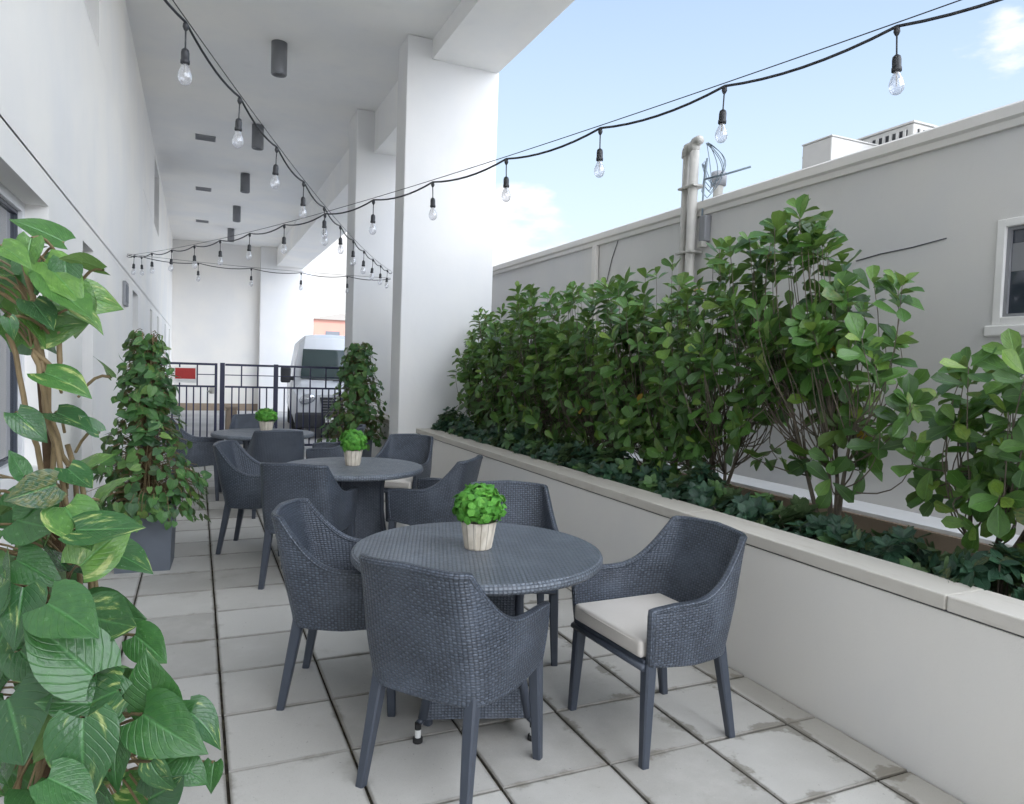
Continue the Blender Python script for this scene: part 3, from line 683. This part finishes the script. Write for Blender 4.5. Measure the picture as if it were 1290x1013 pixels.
# ------------------------------------------------------------------ foliage
def interp(xs,ys,t): return float(np.interp(t,xs,ys))
def leaf_template(kind,nr=6,nc=2):
    """rows along t, 2*nc+1 columns; returns verts (unit length), uvs, faces"""
    V=[];UV=[];F=[]
    for i in range(nr+1):
        t=i/nr
        if kind=='clusia': w=interp([0,.06,.2,.4,.6,.75,.88,.96,1],[.012,.05,.13,.22,.275,.28,.22,.12,.0],t); y0=t;lob=0
        elif kind=='pothos': w=interp([0,.06,.15,.28,.42,.58,.74,.88,1],[.26,.36,.42,.43,.40,.325,.21,.10,0],t); y0=t; lob=-.14*max(0,1-t*4)
        elif kind=='narrow': w=interp([0,.1,.3,.5,.7,.88,1],[.01,.06,.15,.18,.16,.08,0],t); y0=t;lob=0
        else: w=interp([0,.1,.3,.55,.8,.93,1],[.02,.2,.4,.46,.38,.2,0],t); y0=t;lob=0
        for j in range(-nc,nc+1):
            s=j/nc; x=w*s; y=y0+lob*abs(s)**1.5
            if kind=='pothos': z=.10*abs(s)**1.3*w/.43 - .16*t*t - .10*(abs(s)**3)*w + .05*math.sin(t*9+abs(s)*2)*.25*abs(s)
            elif kind=='clusia': z=.11*abs(s)*w/.28-.06*t*t
            elif kind=='narrow': z=.06*abs(s)-.18*t*t
            else: z=-.10*abs(s)**2-.22*t*t+.04*math.sin(6*t)
            V.append((x,y,z)); UV.append((s,t))
    m=2*nc+1
    for i in range(nr):
        for j in range(m-1): F.append((i*m+j,i*m+j+1,(i+1)*m+j+1,(i+1)*m+j))
    return np.array(V),UV,F
TPL={'clusia':leaf_template('clusia',6,1),'pothos':leaf_template('pothos',6,2),'pothosbig':leaf_template('pothos',12,4),'narrow':leaf_template('narrow',4,1),'round':leaf_template('round',4,1)}
def unit(v): v=np.asarray(v,float); return v/(np.linalg.norm(v)+1e-9)
def add_leaf(mb,tpl,pos,d,n,size,tint,wid=1.0,m=0,cv=.16):
    V,UV,F=TPL[tpl]; d=unit(d); cu,tw,wv=RNG.normal(0,cv,3); V=V.copy(); yy_=np.clip(V[:,1],0,1)
    V[:,2]+=cu*yy_**2+tw*V[:,0]*yy_*1.6+.35*wv*V[:,0]**2; V[:,0]+=.5*tw*yy_**2*.5; n=np.asarray(n,float); n=n-d*n.dot(d)
    n=unit(n) if np.linalg.norm(n)>1e-3 else unit(np.cross(d,(1,.3,.2))); x=np.cross(d,n)
    W=np.asarray(pos)+size*(V[:,0:1]*wid*x+V[:,1:2]*d+V[:,2:3]*n)
    mb.mesh(W.tolist(),F,UV,m); mb.tint+=[float(tint)]*len(V)
def rv(s=1.0): return RNG.normal(0,s,3)
def bez(a,b,c,n=6):
    a,b,c=map(np.asarray,(a,b,c)); return [a*(1-t)**2+2*b*t*(1-t)+c*t*t for t in np.linspace(0,1,n)]
def clusia(base,tips,label,stem_h=.35,leaf=(.09,.125),per=9,trunks=3,bare=.35,yel=0,group='clusia shrubs in the planter',name='clusia_shrub'):
    base=np.array(base,float); r=empty(name,tuple(base),0,label,'shrub',group)
    br=MB(); lf=MB(); tips=[np.array(t) for t in tips]; cen0=np.mean(tips,0)
    # stems : groups of tips share a stem
    ang=[math.atan2(t[1]-base[1],t[0]-base[0]+.3*(t[2]-base[2])) for t in tips]
    order=np.argsort([t[1] for t in tips]); groups=np.array_split(order,trunks)
    for gi,gp in enumerate(groups):
        if len(gp)==0: continue
        cen=np.mean([tips[i] for i in gp],0)
        hub=base+(cen-base)*.62; hub[2]=base[2]+stem_h+(cen[2]-base[2]-stem_h)*.55
        st=base+np.array([RNG.uniform(-.04,.04),RNG.uniform(-.07,.07),0])
        mid=base*.55+cen*.45; mid[2]=base[2]+stem_h; mid+=rv(.06)
        sp=bez(st,mid,hub,7); br.tube([p-base for p in sp],[.016-.0016*k for k in range(7)],7)
        for i in gp:
            tip=tips[i]; k=RNG.integers(3,7); s0=sp[k]
            c=(s0+tip)/2+rv(.06)+(tip-cen0)*np.array([.30,.30,.0])+np.array([0,0,-.10]); tw=bez(s0,c,tip,7)
            br.tube([p-base for p in tw],[.0046-.00045*q for q in range(7)],5)
            od=np.array([(tip[0]-cen0[0])*1.6-.25,(tip[1]-cen0[1])*1.1,(tip[2]-cen0[2])*.8+.15]); d=unit(unit(tw[-1]-tw[-3])*.7+unit(od)*.8+rv(.25)); 
            nl=max(3,int(per*RNG.uniform(.6,1.3))); a0=RNG.uniform(0,6.28); side=np.cross(d,(0.2,.1,1)); side=unit(side); bi=np.cross(d,side)
            for q in range(nl):
                back=(q//2)*.032+RNG.uniform(0,.012); a=a0+(q%2)*math.pi+(q//2)*1.45
                f=back/ max(.1,np.linalg.norm(tip-tw[3]))
                p=tip-d*back if back<.06 else np.array([np.interp(max(0,1-f*.5),np.linspace(0,1,7),[z[w_] for z in tw]) for w_ in range(3)])
                o=side*math.cos(a)+bi*math.sin(a)
                dd=unit(o*(.85+.25*min(1,back*8))+d*(.6-.5*min(1,back*8))+np.array([0,0,.05])+rv(.22))
                nn=unit(d*1.1+np.array([-.2,-.2,.3])+rv(.25))
                tint=np.clip(RNG.beta(1.3,1.5)*.85+(.2 if q<2 else 0),0,1)
                m=1 if RNG.random()<yel else 0
                add_leaf(lf,'clusia',p-base+o*.008,dd,nn,RNG.uniform(*leaf)*(.75 if q<2 else 1),tint,RNG.uniform(.85,1.12),m)
    br.build('branches',M['bark'],r); lf.build('foliage',[M['clusia'],M['clusiayellow']],r)
    return r
def tips_in(n,fn):
    out=[]
    while len(out)<n:
        p=fn()
        if p is not None: out.append(p)
    return out
def ell(c,rx,ry,rz,low=-1,hollow=.35):
    def f():
        d=RNG.uniform(-1,1,3); q=np.linalg.norm(d)
        if q>1 or q<hollow*RNG.random() or d[2]<low: return None
        return (c[0]+d[0]*rx,c[1]+d[1]*ry,c[2]+d[2]*rz)
    return f
SZ=.48
HX=3.12
hedge=[ # y, centre z, ry, rz, n, label
 (5.10,1.45,.66,.60,170,'clusia shrub at the far end of the hedge, beside the big column'),
 (4.30,1.52,.64,.66,170,'second clusia shrub from the big column'),
 (3.45,1.52,.64,.66,165,'third clusia shrub from the column, in front of the white downpipe'),
 (2.60,1.52,.62,.62,150,'clusia shrub in the middle of the hedge, left of the conduits'),
 (1.85,1.58,.58,.62,135,'dense clusia shrub just below the conduits'),
 (1.12,1.66,.56,.58,115,'clusia shrub with a forked bare stem, left of the tallest one'),
]
for hi,(y,cz,ry,rz,n,l) in enumerate(hedge):
    n=int(n*(.80,.78,.76,.72,.74,.92)[hi])
    tp_=tips_in(n,ell((HX,y,cz),.45,ry,rz,hollow=.8))
    tp_+=[(HX+RNG.uniform(-.3,.2),y+RNG.uniform(-ry,ry)*.8,cz+rz*RNG.uniform(.9,1.22)) for _ in range(9)]
    if hi<5: tp_+=tips_in(int(n*.26),ell((HX-.05,y,cz-.55),.38,ry,.38))
    else: tp_+=tips_in(22,ell((HX-.1,y+.25,cz-.62),.3,.4,.28))
    clusia((HX+RNG.uniform(-.05,.05),y,SZ),tp_,l,trunks=5,stem_h=.35,leaf=(.085,.155),per=8,yel=.003)
tp_=tips_in(56,ell((HX,.50,1.92),.36,.50,.44,hollow=.6))+tips_in(15,ell((HX,.46,2.36),.20,.18,.18))+tips_in(13,ell((HX,.02,1.85),.25,.26,.36))+tips_in(20,ell((HX,.42,1.25),.36,.48,.42))+tips_in(5,ell((HX,-.2,1.3),.2,.2,.3))
clusia((HX,.13,SZ),tp_,'tallest clusia shrub, rising above the rest of the hedge',trunks=4,stem_h=.45,leaf=(.10,.165),per=9,yel=.006,bare=.3)
tp_=tips_in(44,ell((HX-.05,-.95,1.42),.36,.40,.28,hollow=.8))+tips_in(4,ell((HX,-.50,1.2),.2,.2,.35))+tips_in(18,ell((HX-.05,-1.0,1.0),.32,.36,.3))
clusia((HX,-.62,SZ),tp_,'clusia shrub at the right end, growing under the neighbouring window',trunks=3,stem_h=.4,leaf=(.09,.165),per=8)
tp_=tips_in(90,ell((HX-.1,7.5,1.3),.38,.75,.6))
clusia((HX-.1,7.5,SZ),tp_,'clusia shrub beyond the big column, seen between two columns',trunks=3,leaf=(.08,.11),per=8)
# low shrubs along the coping
def lowshrub(base,rx,ry,h,n,label,size=(.068,.108)):
    base=np.array(base,float); r=empty('ground_shrub',tuple(base),0,label,'shrub','low dark shrubs along the coping')
    st=MB(); lf=MB()
    for i in range(n):
        a=RNG.uniform(0,6.28); q=math.sqrt(RNG.random()); x=q*rx*math.cos(a); y=q*ry*math.sin(a); z=h*(1-.55*q*q)*RNG.uniform(.55,1.08)
        tip=np.array([x,y,z]); st.tube([p for p in bez((x*.3,y*.3,0),(x*.7,y*.7,z*.5),tip,4)],.004,4)
        d=unit(np.array([x*1.2,y*1.2,.22])+rv(.06)); s=unit(np.cross(d,(.3,1,.1))); b2=np.cross(d,s); k=RNG.integers(6,9); a0=RNG.uniform(0,6)
        young=RNG.random()<.13
        for j in range(k):
            for lay in range(2):
                a=a0+6.283*j/k+lay*.5; o=s*math.cos(a)+b2*math.sin(a)
                add_leaf(lf,'narrow',tip-d*.03*lay,o*(.8+.25*lay)+d*(.5-.45*lay)+rv(.1),d+rv(.1),RNG.uniform(*size)*(.8 if lay==0 else 1.05),(RNG.uniform(.75,1) if young else RNG.beta(1.5,3)*.75),RNG.uniform(1.2,1.8))
    st.build('stems',M['bark'],r); lf.build('foliage',M['scheff'],r); return r
LOWN=['at the far end beside the big column, rounder and taller','second from the big column','third from the big column','fourth from the big column','fifth from the big column','sixth from the big column','left of the middle of the coping','in the middle of the coping','right of the middle of the coping','below the forked bare stem','below the tallest shrub, left side','below the tallest shrub, right side','in front of the white flashing','third from the right end of the coping','second from the right end of the coping','at the right end of the coping']
yy=np.linspace(5.72,-1.42,16)
for i,y in enumerate(yy):
    big=i==0
    h=.44 if big else RNG.uniform(.30,.40); n=46 if big else int(RNG.uniform(44,54))
    if y<.9 and not big: h*=.85
    lowshrub((2.83+RNG.uniform(-.02,.04),y,SZ+.04),.20 if big else .225,.26 if big else .32,h,n,'low dark leafy shrub '+LOWN[i])
for i,y in enumerate((6.9,8.0)):
    lowshrub((2.84,y,SZ+.04),.2,.35,.3,36,['low dark leafy shrub behind the big column','low dark leafy shrub beside the second column'][i])
# ------------------------------------------------------------------ tall planters with climbing plants
def box_planter(loc,rz,w,h,label):
    r=empty('box_planter',loc,rz,label,'planter','tall slate box planters')
    b=MB(); t=.02; w2=w/2; tp=.92
    def ring(s,z): return [(-s,-s,z),(s,-s,z),(s,s,z),(-s,s,z)]
    V=ring(w2*tp,.0)+ring(w2,h)+ring(w2-t,h)+ring(w2-t,h-.05)
    F=[(3,2,1,0)]
    for k in range(3):
        for i in range(4): F.append((k*4+i,k*4+(i+1)%4,(k+1)*4+(i+1)%4,(k+1)*4+i))
    b.mesh(V,F,smooth=False); b.build('box',M['potgrey'],r)
    b=MB(); b.face([(-w2+t,-w2+t,h-.045),(w2-t,-w2+t,h-.045),(w2-t,w2-t,h-.045),(-w2+t,w2-t,h-.045)]); b.build('soil',M['soil'],r)
    return r
def pothos(base,h,rad_fn,n,size,label,mat,tpl='pothos',vines=10,tall=(.02,.05)):
    base=np.array(base,float); r=empty('climbing_plant',tuple(base),0,label,'plant','variegated climbers on moss poles')
    pl_=MB(); pl_.tube([(0,0,0),(.01,0,h*.5),(0,.01,h*.93)],[.035,.032,.026],10); pl_.build('moss_pole',M['moss'],r)
    vn=MB()
    for k in range(vines):
        a=RNG.uniform(0,6.28); pts=[]
        for t in np.linspace(0,1,14):
            a+=RNG.uniform(-.1,.5); q=.04+RNG.uniform(0,.03)
            pts.append((q*math.cos(a),q*math.sin(a),h*t*RNG.uniform(.97,1.0)))
        vn.tube(pts,.005,5)
    lf=MB()
    for k in range(n):
        t=RNG.random()**1.25; z=h*t*1.0; R=rad_fn(t); a=RNG.uniform(0,6.28); q=R*math.sqrt(RNG.uniform(.06,1.1))
        p=np.array([q*math.cos(a),q*math.sin(a),z]); o=np.array([math.cos(a),math.sin(a),0])
        root=np.array([.04*math.cos(a),.04*math.sin(a),z-.03+RNG.uniform(-.04,.06)])
        vn.tube(bez(root,(root+p)/2+np.array([0,0,.06*R/.2]),p,4),.0022,4,caps=False)
        tg=np.array([-o[1],o[0],0])*RNG.normal(0,.75); d=o*.35+tg+np.array([0,0,RNG.uniform(-1.0,.15)])+rv(.2); nn=o*1.0+np.array([0,0,.55])+rv(.3)
        add_leaf(lf,tpl,p,d,nn,RNG.uniform(*size),np.clip(RNG.beta(1.5,2.2),0,1),RNG.uniform(.85,1.1))
    vn.build('vines',M['vine'],r); lf.build('foliage',mat,r)
    return r,lf
box_planter((-.44,2.98,0),rad(-3),.38,.47,'slate grey box planter on the left, half covered by trailing leaves')
pothos((-.44,2.98,.42),1.26,lambda t:.10+.28*(1-t)**1.1*(1+.22*math.sin(9*t)),820,(.045,.095),'tall variegated climber in the slate planter by the left wall',M['pothossmall'],vines=8)
box_planter((2.02,7.55,0),0,.36,.42,'slate grey box planter in front of the second column')
pothos((2.02,7.55,.38),1.42,lambda t:.15+.36*(1-t)**.9,720,(.06,.115),'tall variegated climber standing in front of the second column',M['pothossmall'],vines=8)
# trailing skirts
def trailing(base,R,zt,zb,n,size,label,parentless=True):
    base=np.array(base,float); r=empty('trailing_plant',tuple(base),0,label,'plant'); lf=MB(); vn=MB()
    for k in range(n):
        a=RNG.uniform(0,6.28); z0=zt
        L=RNG.uniform(.1,1); z=zt+(zb-zt)*L*RNG.uniform(.4,1)
        q=R*(1+.12*math.sin(a*3))*RNG.uniform(.85,1.12); p=np.array([q*math.cos(a),q*math.sin(a),z])
        if k%4==0: vn.tube(bez((q*.5*math.cos(a),q*.5*math.sin(a),zt+.02),(q*math.cos(a),q*math.sin(a),zt+.05),p,5),.0025,4)
        o=np.array([math.cos(a),math.sin(a),0]); add_leaf(lf,'pothos',p,o*.5+np.array([0,0,-.8])+rv(.3),o+np.array([0,0,.45])+rv(.25),RNG.uniform(*size),RNG.beta(1.6,2),1)
    vn.build('vines',M['vine'],r); lf.build('foliage',M['pothossmall'],r)
trailing((-.40,2.92,0),.31,.58,.28,80,(.045,.08),'fringe of small leaves trailing over the rim of the left slate planter')
# nearest climber : big leaves
def near_climber():
    bx,by=-.43,-1.20
    box_planter((bx,by,0),rad(5),.36,.47,'slate grey box planter in the near left corner')
    base=np.array([bx,by,.42]); r=empty('climbing_plant',tuple(base),0,'big leaved golden pothos in the near left corner','plant','variegated climbers on moss poles')
    def P_(x,y,t): return CAM+(rt*(x-645)/892.8-up*(y-506.5)/892.8+fw)*t
    vn=MB(); lf=MB()
    stems=[[(95,900,1.3),(108,800,1.3),(100,720,1.32),(78,640,1.3),(66,560,1.3),(52,480,1.28),(40,400,1.28),(30,330,1.26)],
           [(120,930,1.34),(128,790,1.34),(112,690,1.34),(90,600,1.33),(62,520,1.32),(48,430,1.30),(20,340,1.30)],
           [(60,900,1.28),(70,780,1.3),(90,680,1.28),(72,560,1.27),(50,470,1.27),(38,440,1.27),(75,470,1.29),(72,420,1.30),(30,400,1.30)],
           [(150,960,1.3),(140,860,1.3),(118,760,1.3),(108,640,1.3),(85,560,1.31)],
           [(20,1000,1.3),(40,860,1.3),(60,720,1.3),(55,600,1.29),(30,500,1.28),(10,420,1.27)]]
    for s in stems:
        pts=[P_(*q)-base for q in s]; dense=[]
        for i in range(len(pts)-1):
            for t in np.linspace(0,1,4)[:-1]: dense.append(pts[i]*(1-t)+pts[i+1]*t+rv(.0025))
        dense.append(pts[-1]); 
        low=dense[0].copy(); low=np.array([low[0]*.3,low[1]*.3,.02]); vn.tube([low]+dense,.0048,7)
    pl_=MB(); a_=P_(90,860,1.34)-base; b_=P_(50,470,1.33)-base; pl_.tube([(0,0,0),a_,(a_+b_)/2,b_],[.022,.018,.012,.006],9); pl_.build('moss_pole',M['moss'],r)
    # hero leaves : pixel of the base, pixel of the tip, depth at base/tip, roll of the normal, tint
    heroes=[(95,668,192,668,1.15,1.17,0,.35),(20,705,70,730,1.18,1.15,0,.4),(118,850,20,765,1.1,1.08,0,.5),(60,760,130,800,1.1,1.06,.3,.55),
      (105,905,95,1030,1.05,1.0,0,.3),(150,870,55,905,1.12,1.1,.2,.35),(110,775,185,800,1.16,1.14,0,.35),(170,800,218,835,1.2,1.18,-.3,.6),
      (200,900,175,820,1.18,1.15,.2,.6),(180,900,252,950,1.15,1.1,0,.55),(10,880,40,980,1.1,1.02,.3,.2),(15,640,60,600,1.2,1.2,.3,.45),
      (55,470,125,490,1.22,1.2,-.2,.7),(140,475,120,440,1.25,1.24,.2,.6),(55,330,118,390,1.25,1.23,-.3,.9),(60,350,120,420,1.24,1.22,.4,.75),(40,300,25,350,1.24,1.22,0,.8),
      (40,380,75,420,1.25,1.22,.1,.3),(10,400,22,430,1.2,1.2,0,.3),(70,520,130,540,1.26,1.24,.3,.25),(80,600,160,575,1.3,1.3,.2,1.0),(125,630,165,590,1.32,1.32,-.2,1.0),
      (125,545,90,520,1.28,1.26,.2,.3),(30,600,5,560,1.18,1.16,0,.4),(85,590,125,630,1.24,1.22,.2,.3),(20,655,85,672,1.2,1.18,0,.5),(30,740,15,830,1.14,1.1,.2,.25),
      (150,930,130,1000,1.15,1.1,.2,.45),(225,965,268,985,1.2,1.2,.1,.5),(235,895,285,925,1.2,1.18,.9,.3),(190,960,210,1010,1.12,1.1,0,.35),(270,960,262,1005,1.22,1.2,0,.6),
      (130,690,200,720,1.26,1.25,.3,.3),(20,520,65,560,1.2,1.2,-.4,.25),(0,310,45,330,1.2,1.18,0,.85),(130,340,75,310,1.26,1.25,0,.9),(60,980,130,1010,1.0,1.0,.2,.4),
      (240,945,170,985,1.15,1.12,.2,.4),(215,905,250,880,1.2,1.2,0,.5),(25,820,70,870,1.18,1.15,.3,.3),(0,760,45,690,1.15,1.15,0,.35)]
    for (x0,y0,x1,y1,t0,t1,rl,ti) in heroes:
        a=P_(x0,y0,t0); b=P_(x1,y1,t1); L=np.linalg.norm(b-a)
        n=unit((-fw*.72+np.array([0,0,.55])) if y0>620 else (-fw*.30+np.array([0,0,.75]))); n=unit(n+rt*rl+rv(.24)); d=b-a
        add_leaf(lf,'pothosbig',a-base,d,n,L*(.92 if y0>620 else .82),ti,RNG.uniform(.85,1.05) if y0>620 else .85,cv=.22)
        root=P_(85+ (x0-85)*.25,y0+25,1.3); vn.tube([p-base for p in bez(root,(root+a)/2+np.array([0,0,.03]),a,5)],.0028,5,caps=False)
    for k in range(26):
        x=RNG.uniform(-40,100); y=RNG.uniform(305,425); t=RNG.uniform(1.24,1.42)
        a=P_(x,y,t); d=rt*RNG.uniform(-.5,1)+np.array([0,0,RNG.uniform(-.9,.2)])+rv(.25); n=-fw*.5+np.array([0,0,.6])+rv(.4)
        add_leaf(lf,'pothosbig',a-base,d,n,RNG.uniform(.05,.095),RNG.uniform(.3,.95),1,cv=.22)
        root=P_(40,min(y+40,440),1.28); vn.tube([p-base for p in bez(root,(root+a)/2+np.array([0,0,.03]),a,5)],.0022,4,caps=False)
    # the mass behind and below
    for k in range(120):
        y=RNG.uniform(590,1150); x=RNG.uniform(-60,60+ (y-560)*.30); t=RNG.uniform(1.12,1.55)
        a=P_(x,y,t); d=rt*RNG.uniform(-.8,1)+np.array([0,0,RNG.uniform(-1,.35)])+rv(.25); n=-fw*.5+np.array([0,0,.6])+rv(.45)
        add_leaf(lf,'pothosbig',a-base,d,n,RNG.uniform(.045,.115),RNG.beta(1.4,1.8),RNG.uniform(.8,1.05),cv=.25)
        root=P_(80,min(y+40,900),1.32); vn.tube([p-base for p in bez(root,(root+a)/2+np.array([0,0,.04]),a,5)],.0022,4,caps=False)
    vn.build('vines',M['vine'],r); lf.build('foliage',M['pothos'],r)
near_climber()
# ------------------------------------------------------------------ centrepieces
def centrepiece():
    r=empty('potted_plant',(0,0,0),0,'x','potted plant','bright green plants in bark pots')
    b=MB(); b.lathe([(.001,.0),(.056,.0),(.060,.006),(.069,.06),(.078,.113),(.080,.118),(.073,.118),(.070,.10),(.001,.098)],12,smooth=False); b.build('pot',M['pot'],r)
    lf=MB()
    for k in range(620):
        u_=RNG.uniform(-.55,1); a=RNG.uniform(0,6.28); q=math.sqrt(max(0,1-u_*u_)); d=np.array([q*math.cos(a),q*math.sin(a),u_])
        R=RNG.uniform(.62,1.0); p=np.array([0,0,.178])+d*np.array([.108,.108,.092])*R
        t=unit(np.cross(d,rv(1))); add_leaf(lf,'round',p-t*.015,t*.75+d*.45+np.array([0,0,.1]),d+rv(.25),RNG.uniform(.026,.042),RNG.beta(2,2)*.9+.05*(R>.9),RNG.uniform(.85,1.1))
    for k in range(22):
        a=RNG.uniform(0,6.28); lf.tube([(0,0,.1),(.03*math.cos(a),.03*math.sin(a),.14),(.08*math.cos(a),.08*math.sin(a),.17)],.002,4); 
    lf.tint+=[.4]*(len(lf.v)-len(lf.tint))
    lf.build('foliage',M['basil'],r); return r
cpz=.728
c0=centrepiece(); 
for i,(x,y,a,l) in enumerate([(1.0,.11,0,'bright green plant in a bark pot on the nearest table'),(.985,2.73,70,'bright green plant in a bark pot on the middle table'),(.60,5.62,200,'bright green plant in a bark pot on the farthest table')]):
    o=c0 if i==0 else copy_tree(c0); o.location=(x,y,cpz); o.rotation_euler=(0,0,rad(a)); o['label']=l; k_=(1.0,.93,1.04)[i]; o.scale=(k_,k_,(1.0,1.0,.92)[i])
# ------------------------------------------------------------------ string lights
socket_me=bulb_me=None
def lamp_meshes():
    b=MB()
    b.lathe([(.004,0),(.011,-.006),(.013,-.022),(.008,-.034),(.0035,-.040),(.0035,-.112),(.008,-.116),(.015,-.122),(.0175,-.135),(.0175,-.165),(.0195,-.168),(.0195,-.182),(.017,-.184),(.001,-.184)],16)
    s=b.build('lamp_socket',M['black']); 
    g=MB(); pr=[(.012,-.18),(.0135,-.192),(.021,-.208),(.0275,-.226),(.0295,-.243),(.026,-.260),(.017,-.272),(.006,-.277),(.0005,-.278)]
    g.lathe(pr,18); bl=g.build('bulb',M['bulb']); bl.parent=s
    f=MB(); f.tube([(-.006,0,-.186),(-.009,0,-.235),(0,0,-.243),(.009,0,-.235),(.006,0,-.186)],.0011,5); f.tube([(0,0,-.184),(0,0,-.22)],.003,6); fl=f.build('filament',M['galv']); fl.parent=s
    return s
lampproto=None
def strand(P0,P1,bulbs,label,sag,sag_wire,name='string_light'):
    """bulbs: list of parameter t along P0->P1"""
    global lampproto
    P0=np.array(P0,float);P1=np.array(P1,float); r=empty(name,tuple(P0),0,label,'string light')
    def wire(t): return P0+(P1-P0)*t-np.array([0,0,sag*4*t*(1-t)])
    ts=sorted(bulbs); wv=MB(); wv.tube([wire(t)+np.array([0,0,.012])-P0 for t in np.linspace(0,1,40)],.0022,5); wv.build('support_wire',M['black'],r)
    cb=MB(); pts=[]; full=[0]+ts+[1]
    for i in range(len(full)-1):
        a,b_=full[i],full[i+1]
        for k in range(8):
            q=k/8; t=a+(b_-a)*q; dip=min(.03,.06*(b_-a)*np.linalg.norm(P1-P0))*4*q*(1-q); pts.append(wire(t)-np.array([0,0,dip])-P0)
    pts.append(P1-P0); cb.tube(pts,.0052,6); cb.build('cable',M['black'],r)
    for t in ts:
        if lampproto is None: s=lampproto=lamp_meshes()
        else: s=copy_tree(lampproto)
        s.parent=r; s.scale=(.84,.84,.82); s.location=tuple(wire(t)-P0); s.rotation_euler=(RNG.uniform(-.05,.05),RNG.uniform(-.05,.05),RNG.uniform(0,6))
    return r
PA=np.array([-.9,7.05,2.71]); PB=PA+np.array([.342*10.5,-.940*10.5,.12])
strand(PA,PB,[(.28+.636*i)/10.5 for i in range(16)],'string of clear bulbs running from the left wall out over the planter',.182,0)
B1=np.array([2.18,6.40,2.707]); B0=np.array([-.895,-1.63,2.961])
strand(B1,B0,[(.47+.61*i)/8.6 for i in range(13)],'string of clear bulbs crossing the terrace diagonally to the column',.21,0)
C0=np.array([-.9,7.07,2.73]); C1=np.array([2.18,6.46,2.63]); LC=np.linalg.norm(C1-C0)
strand(C0,C1,[q/LC for q in (.16,.8,1.42,2.02,2.59)],'lowest string of bulbs hung level between the left wall and the column',.025,0)
# ------------------------------------------------------------------ sky and sun
SUN_EL,SUN_AZ=rad(48),rad(216)   # azimuth clockwise from +Y
W=bpy.data.worlds.new('World'); S.world=W; W.use_nodes=True; nt=W.node_tree; nt.nodes.clear()
class WT(NT):
    def __init__(s): s.t=nt
w=WT(); out=w.n('ShaderNodeOutputWorld'); bg=w.n('ShaderNodeBackground'); nt.links.new(bg.outputs[0],out.inputs[0]); bg.inputs[1].default_value=.12
sky=w.n('ShaderNodeTexSky',sky_type='NISHITA',sun_disc=False,sun_elevation=SUN_EL,sun_rotation=SUN_AZ,air_density=1.0,dust_density=.6,ozone_density=2.2)
v=w.coord('Generated'); x_,y_,z_=w.sep(v)
cv_=w.mapping(v,(1,1,2.6)); n1=w.noise(cv_,2.6,8,.58); n2=w.noise(cv_,7.5,6,.6)
n=w.math('ADD',w.math('MULTIPLY',n1,.75),w.math('MULTIPLY',n2,.25))
low=w.ramp(z_,.02,.30,.06,-.05)
BL=[tuple(float(q) for q in unit(rt*(x-645)/892.8-up*(y-506.5)/892.8+fw)) for x,y in ((650,318),(1225,72),(415,345))]
def blob(d,c0,c1,amp):
    dt=w.n('ShaderNodeVectorMath',operation='DOT_PRODUCT',i_0=v,i_1=d).outputs['Value']
    return w.ramp(dt,c0,c1,0,amp)
n=w.math('ADD',n,blob(BL[0],.990,.9992,.19)); n=w.math('ADD',n,blob(BL[1],.9965,.9998,.13)); n=w.math('ADD',n,blob(BL[2],.98,.998,.25))
mask=w.ramp(w.math('ADD',n,low),.60,.70,0,.95)
haze=w.ramp(z_,.0,.60,.85,.22)
c=w.mix(haze,w.mix(.45,sky.outputs[0],(2.3,3.45,5.2)),(4.2,4.8,5.35))
c=w.mix(mask,c,(5.4,5.4,5.45))
back=w.math('MULTIPLY',w.ramp(y_,.15,-.45),w.ramp(w.math('ADD',n1,w.ramp(z_,0,.6,.12,.0)),.36,.52))  # bright cloud bank added behind the camera to fill-light the shaded terrace
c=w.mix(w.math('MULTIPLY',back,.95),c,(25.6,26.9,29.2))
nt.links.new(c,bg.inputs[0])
sd=bpy.data.lights.new('sun','SUN'); sd.energy=3.5; sd.angle=rad(.5); sd.color=(1,.95,.87); so=bpy.data.objects.new('sun',sd); COL.objects.link(so)
dirv=Vector((math.sin(SUN_AZ)*math.cos(SUN_EL),math.cos(SUN_AZ)*math.cos(SUN_EL),math.sin(SUN_EL)))
so.rotation_euler=dirv.to_track_quat('Z','Y').to_euler(); so.location=(-10,-10,30)
S.view_settings.view_transform='Standard'; S.view_settings.look='None'; S.view_settings.gamma=1; S.view_settings.exposure=.90
S.render.engine='CYCLES'
S.cycles.max_bounces=10; S.cycles.diffuse_bounces=6; S.cycles.transparent_max_bounces=12
